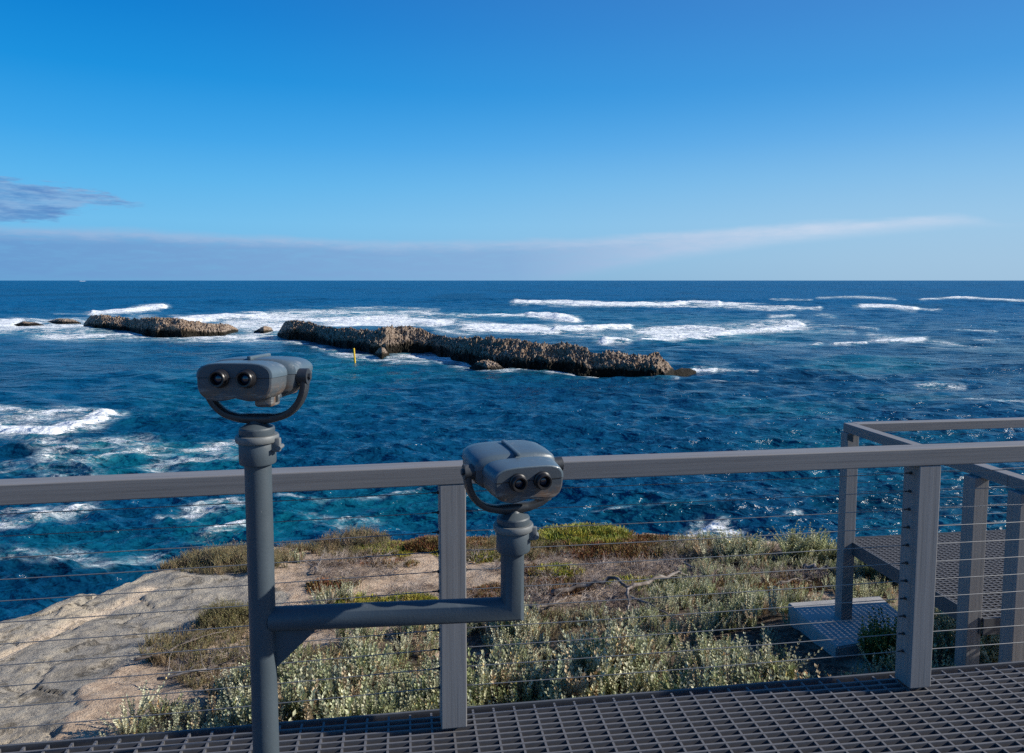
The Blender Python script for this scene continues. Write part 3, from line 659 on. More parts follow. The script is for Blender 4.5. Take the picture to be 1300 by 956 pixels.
# ------------------------------------------------------------------ plants
def leaf_quads(P, D, Up, ln, wd):
    """P base, D direction, Up side normal -> 4-vert folded leaf"""
    S = np.cross(D, Up); S /= np.linalg.norm(S, axis=1)[:, None] + 1e-9
    mid = P + D * ln[:, None] * .55 + Up * (ln * .05)[:, None]
    return np.stack([P, mid + S * wd[:, None] * .5, P + D * ln[:, None], mid - S * wd[:, None] * .5], 1)
def stem_strip(pts, r):
    """triangular tapered tube -> quads list of (4,3)"""
    out = []
    for i in range(len(pts) - 1):
        a, b = pts[i], pts[i + 1]; d = b - a; u = np.cross(d, [0, 0, 1.0]);
        if np.linalg.norm(u) < 1e-6: u = np.array([1.0, 0, 0])
        u /= np.linalg.norm(u); v = np.cross(d, u); v /= np.linalg.norm(v) + 1e-9
        r0 = r * (1 - i / len(pts) * .7); r1 = r * (1 - (i + 1) / len(pts) * .7)
        o = [u, -.5 * u + .87 * v, -.5 * u - .87 * v]
        for k in range(3):
            out.append(np.array([a + o[k] * r0, a + o[(k + 1) % 3] * r0, b + o[(k + 1) % 3] * r1, b + o[k] * r1]))
    return out
def tmpl_leafy(rs, h=.22, stems=6, leaf=.02, spread=.10, lw=.5, pairs=12):
    Q = []; C = []
    for s in range(stems):
        a = rs.random() * 6.28; r0 = rs.random() * spread * .4; lean = rs.random() * .55
        hh = h * (.6 + .5 * rs.random()); n = 5; pts = []
        for i in range(n):
            t = i / (n - 1); rr = r0 + lean * hh * t + (rs.random() - .5) * .008
            pts.append(np.array([rr * math.cos(a), rr * math.sin(a), hh * t * (1 - .15 * lean * t)]))
        for q in stem_strip(pts, .0022): Q.append(q); C.append((2, 0))
        pts = np.array(pts); ts = np.linspace(.15, 1, pairs)
        for t in ts:
            i = min(n - 2, int(t * (n - 1))); f = t * (n - 1) - i; p = pts[i] * (1 - f) + pts[i + 1] * f; d = pts[i + 1] - pts[i]; d /= np.linalg.norm(d)
            a2 = rs.random() * 6.28
            for k in range(3):
                aa = a2 + k * 2.1 + rs.normal(0, .2); side = np.array([math.cos(aa), math.sin(aa), .1]); D = side * (1.0 - .35 * t) + d * (.5 + .6 * t); D /= np.linalg.norm(D)
                up = d - D * (d @ D); up /= np.linalg.norm(up) + 1e-9
                l = leaf * (.7 + .6 * rs.random()) * (1.1 - .4 * t)
                Q.append(leaf_quads(p[None], D[None], up[None], np.array([l]), np.array([l * lw]))[0]); C.append((1, t))
    return np.array(Q), np.array(C)
def tmpl_twig(rs, h=.2, n=22, spread=1.0, r=.0018, leafn=0):
    Q = []; C = []
    def grow(p, d, l, r, lev):
        m = p + d * l * .5 + rs.normal(0, .06 * l, 3); e = m + (d + rs.normal(0, .35, 3)) * l * .5
        for q in stem_strip([p, m, e], r): Q.append(q); C.append((2, rs.random()))
        if lev < 3:
            for k in range(2 if lev else 3):
                dd = d + rs.normal(0, .6, 3); dd[2] = abs(dd[2]) * .6 + .05; dd /= np.linalg.norm(dd); grow(e if k else m, dd, l * .66, r * .66, lev + 1)
        elif leafn:
            for k in range(leafn):
                D = d + rs.normal(0, .6, 3); D /= np.linalg.norm(D); up = np.cross(D, rs.normal(0, 1, 3)); up /= np.linalg.norm(up)
                Q.append(leaf_quads(e[None], D[None], up[None], np.array([.012]), np.array([.005]))[0]); C.append((1, rs.random()))
    for i in range(n // 6 + 1):
        a = rs.random() * 6.28; d = np.array([math.cos(a) * spread, math.sin(a) * spread, .5 + .6 * rs.random()]); d /= np.linalg.norm(d)
        grow(np.array([0, 0, 0.]), d, h * .5, r, 0)
    return np.array(Q), np.array(C)
def tmpl_finger(rs, h=.06, n=38, spread=.09):
    Q = []; C = []
    for i in range(n):
        a = rs.random() * 6.28; rr = spread * math.sqrt(rs.random()); p = np.array([rr * math.cos(a), rr * math.sin(a), 0])
        d = np.array([math.cos(a) * .5 * rr / spread, math.sin(a) * .5 * rr / spread, 1]) + rs.normal(0, .22, 3); d /= np.linalg.norm(d)
        hh = h * (.6 + .6 * rs.random()) * (1.15 - .5 * rr / spread)
        m = p + d * hh * .55
        for q in stem_strip([p, m, p + d * hh], .0048 * h / .06): Q.append(q); C.append((1, .5 + .5 * (q[:, 2].mean() / h)))
    return np.array(Q), np.array(C)
rs0 = np.random.default_rng(3)
T = dict(leaf=[tmpl_leafy(rs0, .20 + .10 * rs0.random(), 5 + _ % 3, .031, .07, .55, 10) for _ in range(8)], tan=[tmpl_leafy(rs0, .13, 9, .013, .08, .4, 9) for _ in range(5)],
         twig=[tmpl_twig(rs0, .2, 20, 1.1, .0034) for _ in range(6)], red=[tmpl_finger(rs0, .055, 34) for _ in range(5)], green=[tmpl_finger(rs0, .065, 40) for _ in range(5)],
         mix=[tmpl_twig(rs0, .17, 20, .8, .0018, 2) for _ in range(5)])
PAL = dict(leaf=[(.25, .265, .16), (.29, .29, .185), (.21, .23, .125), (.34, .335, .235), (.165, .185, .085), (.30, .235, .15), (.245, .265, .185), (.36, .36, .26)], tan=[(.30, .245, .13), (.24, .225, .11), (.34, .26, .155), (.20, .19, .085)],
           twig=[(.13, .10, .085), (.21, .175, .155), (.10, .07, .055), (.27, .23, .20)], red=[(.22, .09, .045), (.26, .15, .065), (.17, .115, .045), (.20, .16, .06)],
           green=[(.24, .25, .035), (.30, .28, .04), (.15, .19, .035), (.26, .20, .05)], mix=[(.20, .165, .11), (.16, .14, .085), (.24, .20, .15)])
STEMC = dict(leaf=(.13, .085, .06), tan=(.14, .10, .07), twig=None, red=None, green=None, mix=(.14, .105, .085))
GAIN = dict(leaf=1.7, tan=1.45, twig=1.5, red=1.2, green=1.35, mix=1.3)
def scatter(name, key, pts, scales, m, pal=None, parent=None, origin=None, seed=1, tilt=.25):
    rs = np.random.default_rng(seed); pal = pal or PAL[key]; VV = []; CC = []
    pts = np.asarray(pts, float); which = rs.integers(0, len(T[key]), len(pts))
    for w_ in range(len(T[key])):
        idx = np.where(which == w_)[0]
        if not len(idx): continue
        Q, C = T[key][w_]; k = len(idx)
        a = rs.random(k) * 6.28; ca, sa = np.cos(a), np.sin(a); s = np.asarray(scales)[idx]
        x = Q[None, :, :, 0] * ca[:, None, None] - Q[None, :, :, 1] * sa[:, None, None]; y = Q[None, :, :, 0] * sa[:, None, None] + Q[None, :, :, 1] * ca[:, None, None]; z = np.repeat(Q[None, :, :, 2], k, 0)
        tx, ty = rs.normal(0, tilt, k) * .6, rs.normal(0, tilt, k) * .6; x = x + z * tx[:, None, None]; y = y + z * ty[:, None, None]
        P = np.stack([x, y, z], -1) * s[:, None, None, None] + pts[idx][:, None, None, :]
        base = np.array(pal)[rs.integers(0, len(pal), k)] * (.8 + .6 * rs.random((k, 1))) * GAIN.get(key, 1)
        col = np.repeat(base[:, None, :], len(Q), 1) * (.72 + .5 * rs.random((k, len(Q), 1)))
        yel = rs.random((k, len(Q), 1)) < .035; col = np.where(yel, col * np.array([1.35, 1.0, .6]), col)
        st = STEMC[key]
        if st is not None: col[:, C[:, 0] == 2] = np.array(st) * (.7 + .6 * rs.random((k, 1, 1)))
        VV.append(P.reshape(-1, 3)); CC.append(np.repeat(col.reshape(-1, 3), 4, 0))
    V = np.concatenate(VV); Cc = np.concatenate(CC)
    if origin is not None: V = V - np.array(origin)
    o = np_mesh(name, V, np.arange(len(V)).reshape(-1, 4), m, parent, attrs={'tint': Cc})
    if origin is not None and parent is None: o.location = origin
    return o
PAD1 = [atz(1000, 765, -1.14), atz(1117, 756, -1.14), atz(1172, 803, -1.14), atz(1062, 822, -1.14)]
CLEAR = [tuple(atz(*p, -1.14)[:2]) for p in ((992, 758), (1122, 750), (1190, 815), (1180, 850), (1040, 850))]
CLEAR2 = [tuple(atz(*p, -1.14)[:2]) for p in ((960, 758), (1122, 750), (1190, 815), (1180, 880), (1010, 890))]
def scatter_zone(name, key, zk, spacing, smin, smax, label, cat, m, thr=.35, seed=1, yr=(2.95, 12), xr=(-8, 7.5)):
    rs = np.random.default_rng(seed); n = int((xr[1] - xr[0]) * (yr[1] - yr[0]) / spacing ** 2)
    X = rs.uniform(*xr, n); Y = rs.uniform(*yr, n); z, rk, vn, ov = terrain(X[None], Y[None]); z, ov = z[0], ov[0]
    d = zone(zk, X, Y, z); cl = fbm(X * 1.7, Y * 1.7, 4, seed * 3 + 5)
    keep = (d * (.45 + 1.1 * cl) + .25 * (rs.random(n) - .5) > thr) & (ov < .25)
    keep &= ~inpoly(X, Y, CLEAR); keep &= ~(inpoly(X, Y, CLEAR2) & (rs.random(n) < .75))
    px, py = proj(X, Y, z); keep &= (px > -250) & (px < 1550)
    X, Y, z, cl = X[keep], Y[keep], z[keep], cl[keep]
    s = smin + (smax - smin) * np.clip((cl - .3) * 1.8 + .3 * (rs.random(len(X)) - .5), 0, 1)
    hump = fbm(X * 2.6, Y * 2.6, 3, 205)
    if key in ('leaf', 'mix'):
        g2 = hump > np.where(Y < 5.2, .29, .39); X, Y, z, s, hump = X[g2], Y[g2], z[g2], s[g2], hump[g2]; fr_ = 1 - sstep(4.6, 8.0, Y); s = s * (.75 + 1.3 * (hump - .4)) * (.50 + .50 * fr_); z = z + (.05 + .40 * fr_) * np.clip(hump - .42, 0, .3)
    o = scatter(name, key, np.stack([X, Y, z - .015], -1), s, m, seed=seed)
    print(name, len(X), len(o.data.polygons))
    return tag(o, label, cat, None, 'stuff')
scatter_zone('saltbush_cover', 'leaf', 'leaf', .072, .75, 1.35, 'grey green leafy coastal scrub massed below the railing', 'scrub', M['leaf'], .42, 1)
scatter_zone('dry_scrub_cover', 'mix', 'leaf', .16, .9, 1.5, 'thin brown stems growing through the leafy scrub', 'scrub', M['leaf'], .40, 12)
scatter_zone('heath_cover', 'tan', 'tan', .075, .7, 1.25, 'low straw coloured heath on the sandy ground', 'heath', M['leaf'], .45, 2)
scatter_zone('twig_cover', 'twig', 'twig', .13, .6, 1.2, 'tangled dry grey twigs over bare sand', 'twigs', M['twig'], .50, 3)
scatter_zone('red_succulent_cover', 'red', 'red', .055, .7, 1.5, 'reddish brown succulent mat along the cliff top', 'ground cover', M['leaf'], .40, 4)
scatter_zone('green_succulent_cover', 'green', 'green', .06, .6, 1.4, 'yellow green succulent patches in the sand', 'ground cover', M['leaf'], .45, 5)

def shrub(name, key, px, py, wpx, hm, n, label, pal=None, seed=1, s=(.8, 1.2), mkey='leaf', group=None):
    """one rounded shrub: sprigs set over a low dome; wpx its half width in photo pixels"""
    c = ground_hit(px, py); c.z = gz(c.x, c.y); rad = wpx * c.y / 930
    rs = np.random.default_rng(seed); P = []; 
    for i in range(n):
        a = rs.random() * 6.28; r = math.sqrt(rs.random()); jag = 1 + .25 * math.sin(3 * a + seed) + .12 * math.sin(7 * a)
        x, y = c.x + rad * r * jag * math.cos(a), c.y + rad * .75 * r * jag * math.sin(a)
        P.append((x, y, gz(x, y) + hm * math.sqrt(max(0, 1 - r * r)) * (.5 + .5 * rs.random()) - .02))
    S_ = rs.uniform(*s, n)
    o = scatter(name, key, P, S_, M[mkey], pal, origin=(c.x, c.y, c.z), seed=seed, tilt=.5)
    return tag(o, label, 'shrub', group)
shrub('mounded_shrub', 'green', 728, 680, 60, .12, 330, 'bright yellow green succulent mound on the cliff edge right of the lower viewer', seed=21, s=(.8, 1.3))
shrub('mounded_shrub', 'red', 548, 696, 30, .16, 130, 'rusty red succulent mound on the cliff edge left of the middle post', seed=22)
shrub('mounded_shrub', 'tan', 455, 686, 46, .14, 150, 'pale pinkish heath mound at the cliff edge between pole and post', [(.34, .25, .17), (.30, .24, .13), (.26, .24, .12)], seed=23)
shrub('mounded_shrub', 'tan', 294, 716, 54, .16, 220, 'straw coloured bush on the cliff edge just left of the tall pole', [(.30, .26, .13), (.24, .23, .12), (.33, .27, .17)], seed=24)
shrub('mounded_shrub', 'green', 520, 766, 22, .07, 60, 'small bright green cushion in sand above the horizontal pipe', seed=25, s=(.6, .9))
shrub('mounded_shrub', 'leaf', 428, 766, 32, .05, 26, 'small grey green bush in sand above the left end of the pipe', seed=26, s=(.5, .7))
shrub('mounded_shrub', 'leaf', 372, 716, 16, .03, 10, 'tiny green bush in the sand right of the tall pole', seed=27, s=(.5, .75))
shrub('leafy_shrub', 'leaf', 1026, 712, 34, .12, 60, 'dense pale grey green bush left of the platform corner post', [(.27, .28, .16), (.23, .25, .13), (.30, .30, .19)], seed=28)
shrub('leafy_shrub', 'leaf', 1130, 842, 34, .06, 46, 'dark green bush growing between the concrete pad and the big right post', [(.09, .12, .03), (.12, .15, .04), (.07, .10, .025)], seed=29, s=(.8, 1.1))
shrub('leafy_shrub', 'leaf', 935, 712, 34, .07, 50, 'grey green bush on the cliff edge right of the white surf', seed=30)
shrub('leafy_shrub', 'leaf', 1140, 738, 40, .14, 60, 'grey green bush under the edge of the lower platform', seed=31)
shrub('leafy_shrub', 'tan', 290, 790, 40, .12, 120, 'low olive bush on the rock slab left of the tall pole', [(.22, .21, .08), (.27, .24, .12), (.18, .17, .07)], seed=32)

# dead branches --------------------------------------------------------
def branch(name, pxpts, lifts, r, label, twigs=6, seed=1):
    rs = random.Random(seed); pts = []; r *= 1.25; lifts = [l * 1.5 + .05 for l in lifts]
    for (px, py), l in zip(pxpts, lifts):
        g_ = ground_hit(px, py); dy = l * 1.6
        p = aty(px, py, g_.y - dy); zmin = gz(p.x, p.y)
        if p.z < zmin + r * .5: p.z = zmin + r * .5
        pts.append(p)
    bm = bmesh.new(); P = []
    for i in range(len(pts) - 1):
        for k in range(4):
            t = k / 4; p = pts[i].lerp(pts[i + 1], t); P.append(p + Vector((rs.uniform(-1, 1), rs.uniform(-1, 1), rs.uniform(-1, 1))) * r * (.9 if (i or k) else 0))
    P.append(pts[-1]); n = len(P)
    tube(bm, P, [r * (1 - .72 * i / (n - 1)) * (.85 + .3 * rs.random()) for i in range(n)], 7)
    for t in range(twigs):
        i = rs.randrange(1, n - 1); p = P[i]; d = (P[i + 1] - P[i]).normalized(); s = Vector((rs.uniform(-1, 1), rs.uniform(-.5, .5), rs.uniform(-.2, .8))); d = (d * .6 + s).normalized()
        l = rs.uniform(.1, .32); Q = [p]; 
        for k in range(4): Q.append(Q[-1] + d * l / 4 + Vector((rs.uniform(-1, 1), rs.uniform(-1, 1), rs.uniform(-1, .6))) * l * .07)
        rr = r * (1 - .6 * i / n) * .45
        tube(bm, Q, [rr, rr * .8, rr * .6, rr * .45, rr * .2], 5)
    me_o = pts[0].copy(); bmesh.ops.translate(bm, vec=-me_o, verts=bm.verts)
    o = from_bm(name, bm, M['deadwood'], smooth=True); o.location = me_o
    return tag(o, label, 'branch')
branch('dead_branch', [(700, 752), (745, 742), (782, 731), (800, 746), (797, 768), (798, 786)], [.05, .12, .28, .2, .12, .08], .021, 'forked grey dead branch with a pale cut end in the middle of the scrub', 8, 1)
branch('dead_branch', [(800, 748), (830, 735), (862, 727), (900, 734), (915, 722)], [.15, .2, .2, .1, .05], .018, 'dark arched dead branch right of the forked one', 7, 2)
branch('dead_branch', [(648, 766), (680, 773), (705, 768), (722, 757)], [.05, .08, .1, .05], .018, 'dark dead branch lying just right of the lower viewer pole', 5, 3)
branch('dead_branch', [(1022, 719), (1042, 721), (1064, 724)], [.1, .12, .1], .028, 'short grey dead log left of the platform corner post', 1, 4)
branch('dead_branch', [(400, 730), (404, 716), (412, 702)], [.02, .1, .14], .016, 'small dark dead snag standing in sand right of the tall pole', 6, 5)
branch('dead_branch', [(795, 755), (830, 770), (860, 788)], [.15, .15, .05], .012, 'slender dead branch sloping down to the right in the scrub', 5, 6)
branch('dead_branch', [(170, 838), (215, 826), (262, 806), (290, 800)], [.02, .05, .08, .05], .010, 'thin bare dead branch lying on the rock slab', 9, 7)
branch('dead_branch', [(200, 862), (250, 850), (300, 842)], [.04, .1, .05], .012, 'bleached tangled dead branch at the foot of the tall pole', 10, 8)
branch('dead_branch', [(860, 712), (885, 722), (930, 716)], [.03, .08, .03], .014, 'twisted grey dead branch at the scrub edge near the surf', 6, 9)
branch('dead_branch', [(990, 742), (1010, 735), (1030, 738)], [.03, .06, .03], .012, 'pale dead twig in front of the grey log', 4, 10)

# ------------------------------------------------------------------ deck, railings
RZ = 1.0
# rail line: top-front edge surveyed on the photograph
pA = atz(0, 615.8, RZ); pB = atz(592, 590.8, RZ); pC = atz(1300, 565.5, RZ)
d1 = (pB - pA).normalized(); d2 = (pC - pB).normalized()
pL = pB - d1 * 5.0; pR = pB + d2 * 5.2
def rail_seg(parent, a, b, w_, h, name='top_rail'):
    """box whose top-front edge runs a -> b (world); w_ deep away from the camera side"""
    d = b - a; l = d.length; rz = math.atan2(d.y, d.x)
    bm = bmesh.new(); box(bm, (l / 2, w_ / 2, -h / 2), (l, w_, h), .004)
    o = from_bm(name, bm, M['rail'], parent); o.location = a - parent.location; o.rotation_euler = (0, 0, rz); return o
rail = empty('deck_railing', (pB.x, pB.y, 0))
tag(rail, 'long grey railing with top rail, square posts and wires running across the whole view', 'railing')
RW, RH = .086, .073
rail_seg(rail, pL, pB - d1 * .001, RW, RH); rail_seg(rail, pB + d2 * .001, pR, RW, RH)
n1_ = Vector((-d1.y, d1.x, 0)); n2_ = Vector((-d2.y, d2.x, 0))
def post(parent, x, y, z0, z1, rz, s=.1, m='post', name='post'):
    bm = bmesh.new(); box(bm, (0, 0, (z0 + z1) / 2 - z0), (s, s, z1 - z0), .004)
    o = from_bm(name, bm, M[m], parent); o.location = Vector((x, y, z0)) - parent.location; o.rotation_euler = (0, 0, rz); return o
rz1, rz2 = math.atan2(d1.y, d1.x), math.atan2(d2.y, d2.x)
def on_line(px, a, d):
    # point on the line a + t d seen at photo column px (at rail height)
    best = min(((abs(proj(np.array(p.x), np.array(p.y), p.z)[0] - px), i) for i, p in ((i, a + d * (i * .002)) for i in range(-2600, 2600))), key=lambda q: q[0])[1]
    return a + d * (best * .002)
post_x = []
bm = bmesh.new(); lathe(bm, [(.0062, -.003), (.0068, .001), (.0066, .006), (.0032, .0062), (.0032, .026), (.0026, .027)], 10, Matrix.Rotation(math.pi / 2, 4, 'Y'))
FERR = bpy.data.meshes.new('ferrule'); bm.to_mesh(FERR); bm.free(); FERR.materials.append(M['ferrule'])
q = on_line(1183, pB, d2)
P2 = q + n2_ * .052; P1 = pB - d1 * .052 + n1_ * .052; P0 = P1 - d1 * 2.0; P3 = P2 + d2 * 1.9
for p_, rz_ in ((P0, rz1), (P1, rz1), (P2, rz2), (P3, rz2)):
    o = post(rail, p_.x, p_.y, -.044, RZ - RH - .0005, rz_, .1)
    post_x.append(o)
ctr = .052
for k in range(11):
    z = .10 + k * .0785
    bm = bmesh.new()
    seq = [P0 - d1 * 2.0, P0, P1, P2, P3]
    C0 = Vector((rail.location.x, rail.location.y, 0)); pts = []
    for a_, b_ in zip(seq[:-1], seq[1:]):
        for t in np.linspace(0, 1, 9)[:-1]:
            p = a_.lerp(b_, t); pts.append(Vector((p.x, p.y, z - .004 * math.sin(math.pi * t))) - C0)
    pts.append(Vector((P3.x, P3.y, z)) - C0)
    tube(bm, pts, .0018, 6); cb = from_bm('cable', bm, M['cable'], rail, True)
    for p_, dd in ((P1, d1), (P2, d2), (P0, d1)):
        for sg in (-1, 1):
            c = Vector((p_.x, p_.y, z)) + dd * sg * .051 - C0
            fo = bpy.data.objects.new('ferrule', FERR); COL.objects.link(fo); fo.parent = cb; fo.location = c; fo.rotation_euler = (0, 0, math.atan2(dd.y, dd.x) + (0 if sg > 0 else math.pi))

def grating(name, parent, L_, W_, pitch=.036, bar=.0085, cross=.085, h=.03, m='grate', loc=(0, 0, 0), rz=0):
    bm = bmesh.new(); V = []; Fc = []
    def bx(x0, x1, y0, y1, z0, z1):
        b0 = len(V); V.extend([(x0, y0, z0), (x1, y0, z0), (x1, y1, z0), (x0, y1, z0), (x0, y0, z1), (x1, y0, z1), (x1, y1, z1), (x0, y1, z1)])
        for f in ((0, 3, 2, 1), (4, 5, 6, 7), (0, 1, 5, 4), (1, 2, 6, 5), (2, 3, 7, 6), (3, 0, 4, 7)): Fc.append([b0 + q for q in f])
    y = pitch / 2
    while y < W_: bx(0, L_, y - bar / 2, y + bar / 2, -h, 0); y += pitch
    x = cross / 2
    while x < L_: bx(x - bar / 2, x + bar / 2, 0, W_, -h * .8, -.0015); x += cross
    o = np_mesh(name, np.array(V), np.array(Fc), M[m], parent); o.location = loc; o.rotation_euler = (0, 0, rz); return o
# main deck: outer edge runs parallel to the rail
eL = pB - d2 * 4.6 + n2_ * .16; eL.z = 0
deck = empty('viewing_deck', (eL.x, eL.y, -.055), rz2)
tag(deck, 'grey steel grating walkway in the foreground under the railing and viewers', 'deck')
DL, DW = 9.8, 3.6
grating('grating', deck, DL, DW - .02, loc=(0, -DW, 0))
bm = bmesh.new(); box(bm, (DL / 2, -.002, -.026), (DL, .010, .052), .001); from_bm('edge_beam', bm, M['beam'], deck)
for k in range(7):
    bm = bmesh.new(); box(bm, (.1 + k * 1.6, -DW / 2, -.11), (.05, DW - .05, .15), .003); from_bm('joist', bm, M['beam'], deck)
for k in range(4):
    for yy in (-.25, -DW + .3):
        bm = bmesh.new(); box(bm, (.6 + k * 2.85, yy, -.95), (.1, .1, 1.5), .004); from_bm('leg', bm, M['beam'], deck)

# lower platform
PZ = -.48; PR = PZ + 1.0
f0 = atz(1070.6, 536.8, PR); f1 = atz(1279.7, 603.0, PR); g1 = atz(1300, 530.5, PR)
ds = (f1 - f0).normalized(); df = (g1 - f0).normalized()
ns = Vector((-ds.y, ds.x, 0)); rzf = math.atan2(df.y, df.x)
plat = empty('lower_platform', (f0.x, f0.y, 0), rzf)
tag(plat, 'lower grating platform with dark edge beam beyond the right post', 'platform')
fn = Vector((-df.y, df.x, 0))
A_len = 1.42; PLN = 4.6
grating('grating', plat, PLN - .09, A_len + .09, pitch=.036, cross=.05, loc=(.085, -A_len - .06, PZ))
for c_, s_ in (((.079, -A_len / 2 - .01, PZ - .05), (.012, A_len + .1, .11)), ((PLN / 2 + .09, -A_len - .068, PZ - .05), (PLN, .012, .11)), ((PLN / 2 + .09, .036, PZ - .05), (PLN, .012, .11))):
    bm = bmesh.new(); box(bm, c_, s_, .001); from_bm('edge_beam', bm, M['beam'], plat)
for k in range(3):
    bm = bmesh.new(); box(bm, (.5 + k * 1.3, -A_len / 2, PZ - .10), (.06, A_len, .12), .003); from_bm('joist', bm, M['beam'], plat)
prail = empty('platform_railing', (f0.x, f0.y, 0), rzf)
tag(prail, 'shorter railing with wires round the lower platform at the right', 'railing')
inv = Matrix.Rotation(-rzf, 3, 'Z')
def loc_of(w3): v = Vector(w3) - Vector((f0.x, f0.y, 0)); return inv @ v
def prailseg(a, b, side, trim=0):
    a, b = loc_of(a), loc_of(b); d = b - a; l = d.length
    bm = bmesh.new(); box(bm, (l / 2, side * .043, -.0365), (l, .086, .073), .004)
    o = from_bm('top_rail', bm, M['rail'], prail); o.location = a; o.rotation_euler = (0, 0, math.atan2(d.y, d.x)); return o
# side rail (top's left edge f0->f1) lies to its right; far rail (front edge g) butts against it
prailseg(f0, f1 - ds * .001, 1); prailseg(f1 + ds * .001, f1 + ds * 1.0 + Vector((0, 0, 0)), 1)
sA = f0 + df * .088; prailseg(sA - fn * .06, sA + df * 5.2 - fn * .06, 1)
def pp(x, y, z0, z1, m='post'):
    bm = bmesh.new(); box(bm, (0, 0, (z1 - z0) / 2), (.1, .1, z1 - z0), .004); o = from_bm('post', bm, M[m], prail); o.location = (x, y, z0); return o
PY = [-.03, -A_len, -A_len - .36]
for y in PY:
    gzz = -1.17 if y > -1 else -1.25
    pp(.045 + .0, y, gzz, PR - .0735)
pp(5.2, -.02, PZ, PR - .0735)
for k in range(11):
    z = PZ + .10 + k * .0785
    bm = bmesh.new(); tube(bm, [(.095, -.02, z), (1.2, -.02, z - .003), (2.4, -.02, z - .003), (5.2, -.02, z)], .0018, 6)
    cb = from_bm('cable', bm, M['cable'], prail, True)
    for y in (PY[0], PY[1], PY[2]):
        fo = bpy.data.objects.new('ferrule', FERR); COL.objects.link(fo); fo.parent = cb; fo.location = (.0955, y, z); fo.scale = (.6, 1, 1)
# bracket plate under the corner
bm = bmesh.new(); box(bm, (-.006, -.115, PR - .105), (.004, .08, .05), .001); from_bm('bracket', bm, M['ferrule'], prail)
# step between main deck and platform
step_ = empty('step', (f0.x, f0.y, 0), rzf); tag(step_, 'grating step between the deck and lower platform at the right edge', 'step')
grating('tread', step_, 1.6, .30, loc=(.55, -A_len - .44, -.24))
bm = bmesh.new(); box(bm, (1.35, -A_len - .12, -.29), (1.6, .012, .11), .001); from_bm('riser', bm, M['beam'], step_)
bm = bmesh.new(); box(bm, (1.35, -A_len - .446, -.29), (1.6, .012, .11), .001); from_bm('riser', bm, M['beam'], step_)
for x_ in (.6, 2.05):
    bm = bmesh.new(); box(bm, (x_, -A_len - .3, -.75), (.06, .06, 1.0), .002); from_bm('support', bm, M['beam'], step_)
# concrete pads
def pad(pts, h, label):
    c = sum(pts, Vector()) / len(pts); bm = bmesh.new()
    top = [bm.verts.new(p - c) for p in pts]; bot = [bm.verts.new(p - c - Vector((0, 0, h))) for p in pts]
    bm.faces.new(top); bm.faces.new(bot[::-1])
    for i in range(len(pts)): j = (i + 1) % len(pts); bm.faces.new((top[i], bot[i], bot[j], top[j]))
    bmesh.ops.recalc_face_normals(bm, faces=bm.faces); bmesh.ops.bevel(bm, geom=bm.edges[:], offset=.01, segments=2, affect='EDGES')
    o = from_bm('concrete_pad', bm, M['concrete']); o.location = c; return tag(o, label, 'footing')
pad(PAD1[::-1], .5, 'dappled concrete footing slab under the platform corner post')
pad([Vector((2.75, 3.55, -1.16)), Vector((3.75, 3.7, -1.16)), Vector((3.6, 4.75, -1.16)), Vector((2.6, 4.6, -1.16))][::-1] and [Vector((2.6, 4.6, -1.16)), Vector((2.75, 3.55, -1.16)), Vector((3.75, 3.7, -1.16)), Vector((3.6, 4.75, -1.16))], .5,
    'shaded concrete footing slab behind the big right post')

# ------------------------------------------------------------------ viewers
Y1, X1 = 2.10, -.733
Y2, X2 = 2.18, .001
stand = empty('viewer_stand', (X1, Y1, 0)); tag(stand, 'blue grey pipe stand with tall pole and side arm rising to a short pole', 'stand')
RP_ = .0375
z_arm = .708; zt1, zt2 = 1.175, .89
bm = bmesh.new(); tube(bm, [(0, 0, -.045), (0, 0, zt1)], RP_, 40); autosmooth(from_bm('pole', bm, M['pole'], stand))
dx, dy = X2 - X1, Y2 - Y1
bm = bmesh.new(); tube(bm, [(dx * .03, dy * .03, z_arm), (dx, dy, z_arm - .004), (dx, dy, zt2)], .0355, 40, sharp=True); autosmooth(from_bm('arm', bm, M['pole'], stand), 50)
bm = bmesh.new(); n_ = Vector((-dy, dx, 0)).normalized() * .005; dd = Vector((dx, dy, 0)).normalized()
tri = [dd * .034 + Vector((0, 0, z_arm - .03)), dd * .15 + Vector((0, 0, z_arm - .034)), dd * .15 + Vector((0, 0, z_arm - .042)), dd * .034 + Vector((0, 0, z_arm - .15))]
a_ = [bm.verts.new(p + n_) for p in tri]; b_ = [bm.verts.new(p - n_) for p in tri]; bm.faces.new(a_); bm.faces.new(b_[::-1])
for i in range(4): j = (i + 1) % 4; bm.faces.new((a_[i], b_[i], b_[j], a_[j]))
from_bm('gusset', bm, M['pole'], stand)
bm = bmesh.new(); lathe(bm, [(.11, -.053), (.11, -.043), (.04, -.042)], 40)
for k in range(4):
    t = k * math.pi / 2 + .4; tube(bm, [(.085 * math.cos(t), .085 * math.sin(t), -.043), (.085 * math.cos(t), .085 * math.sin(t), -.027)], .01, 6)
autosmooth(from_bm('base_plate', bm, M['pole'], stand))

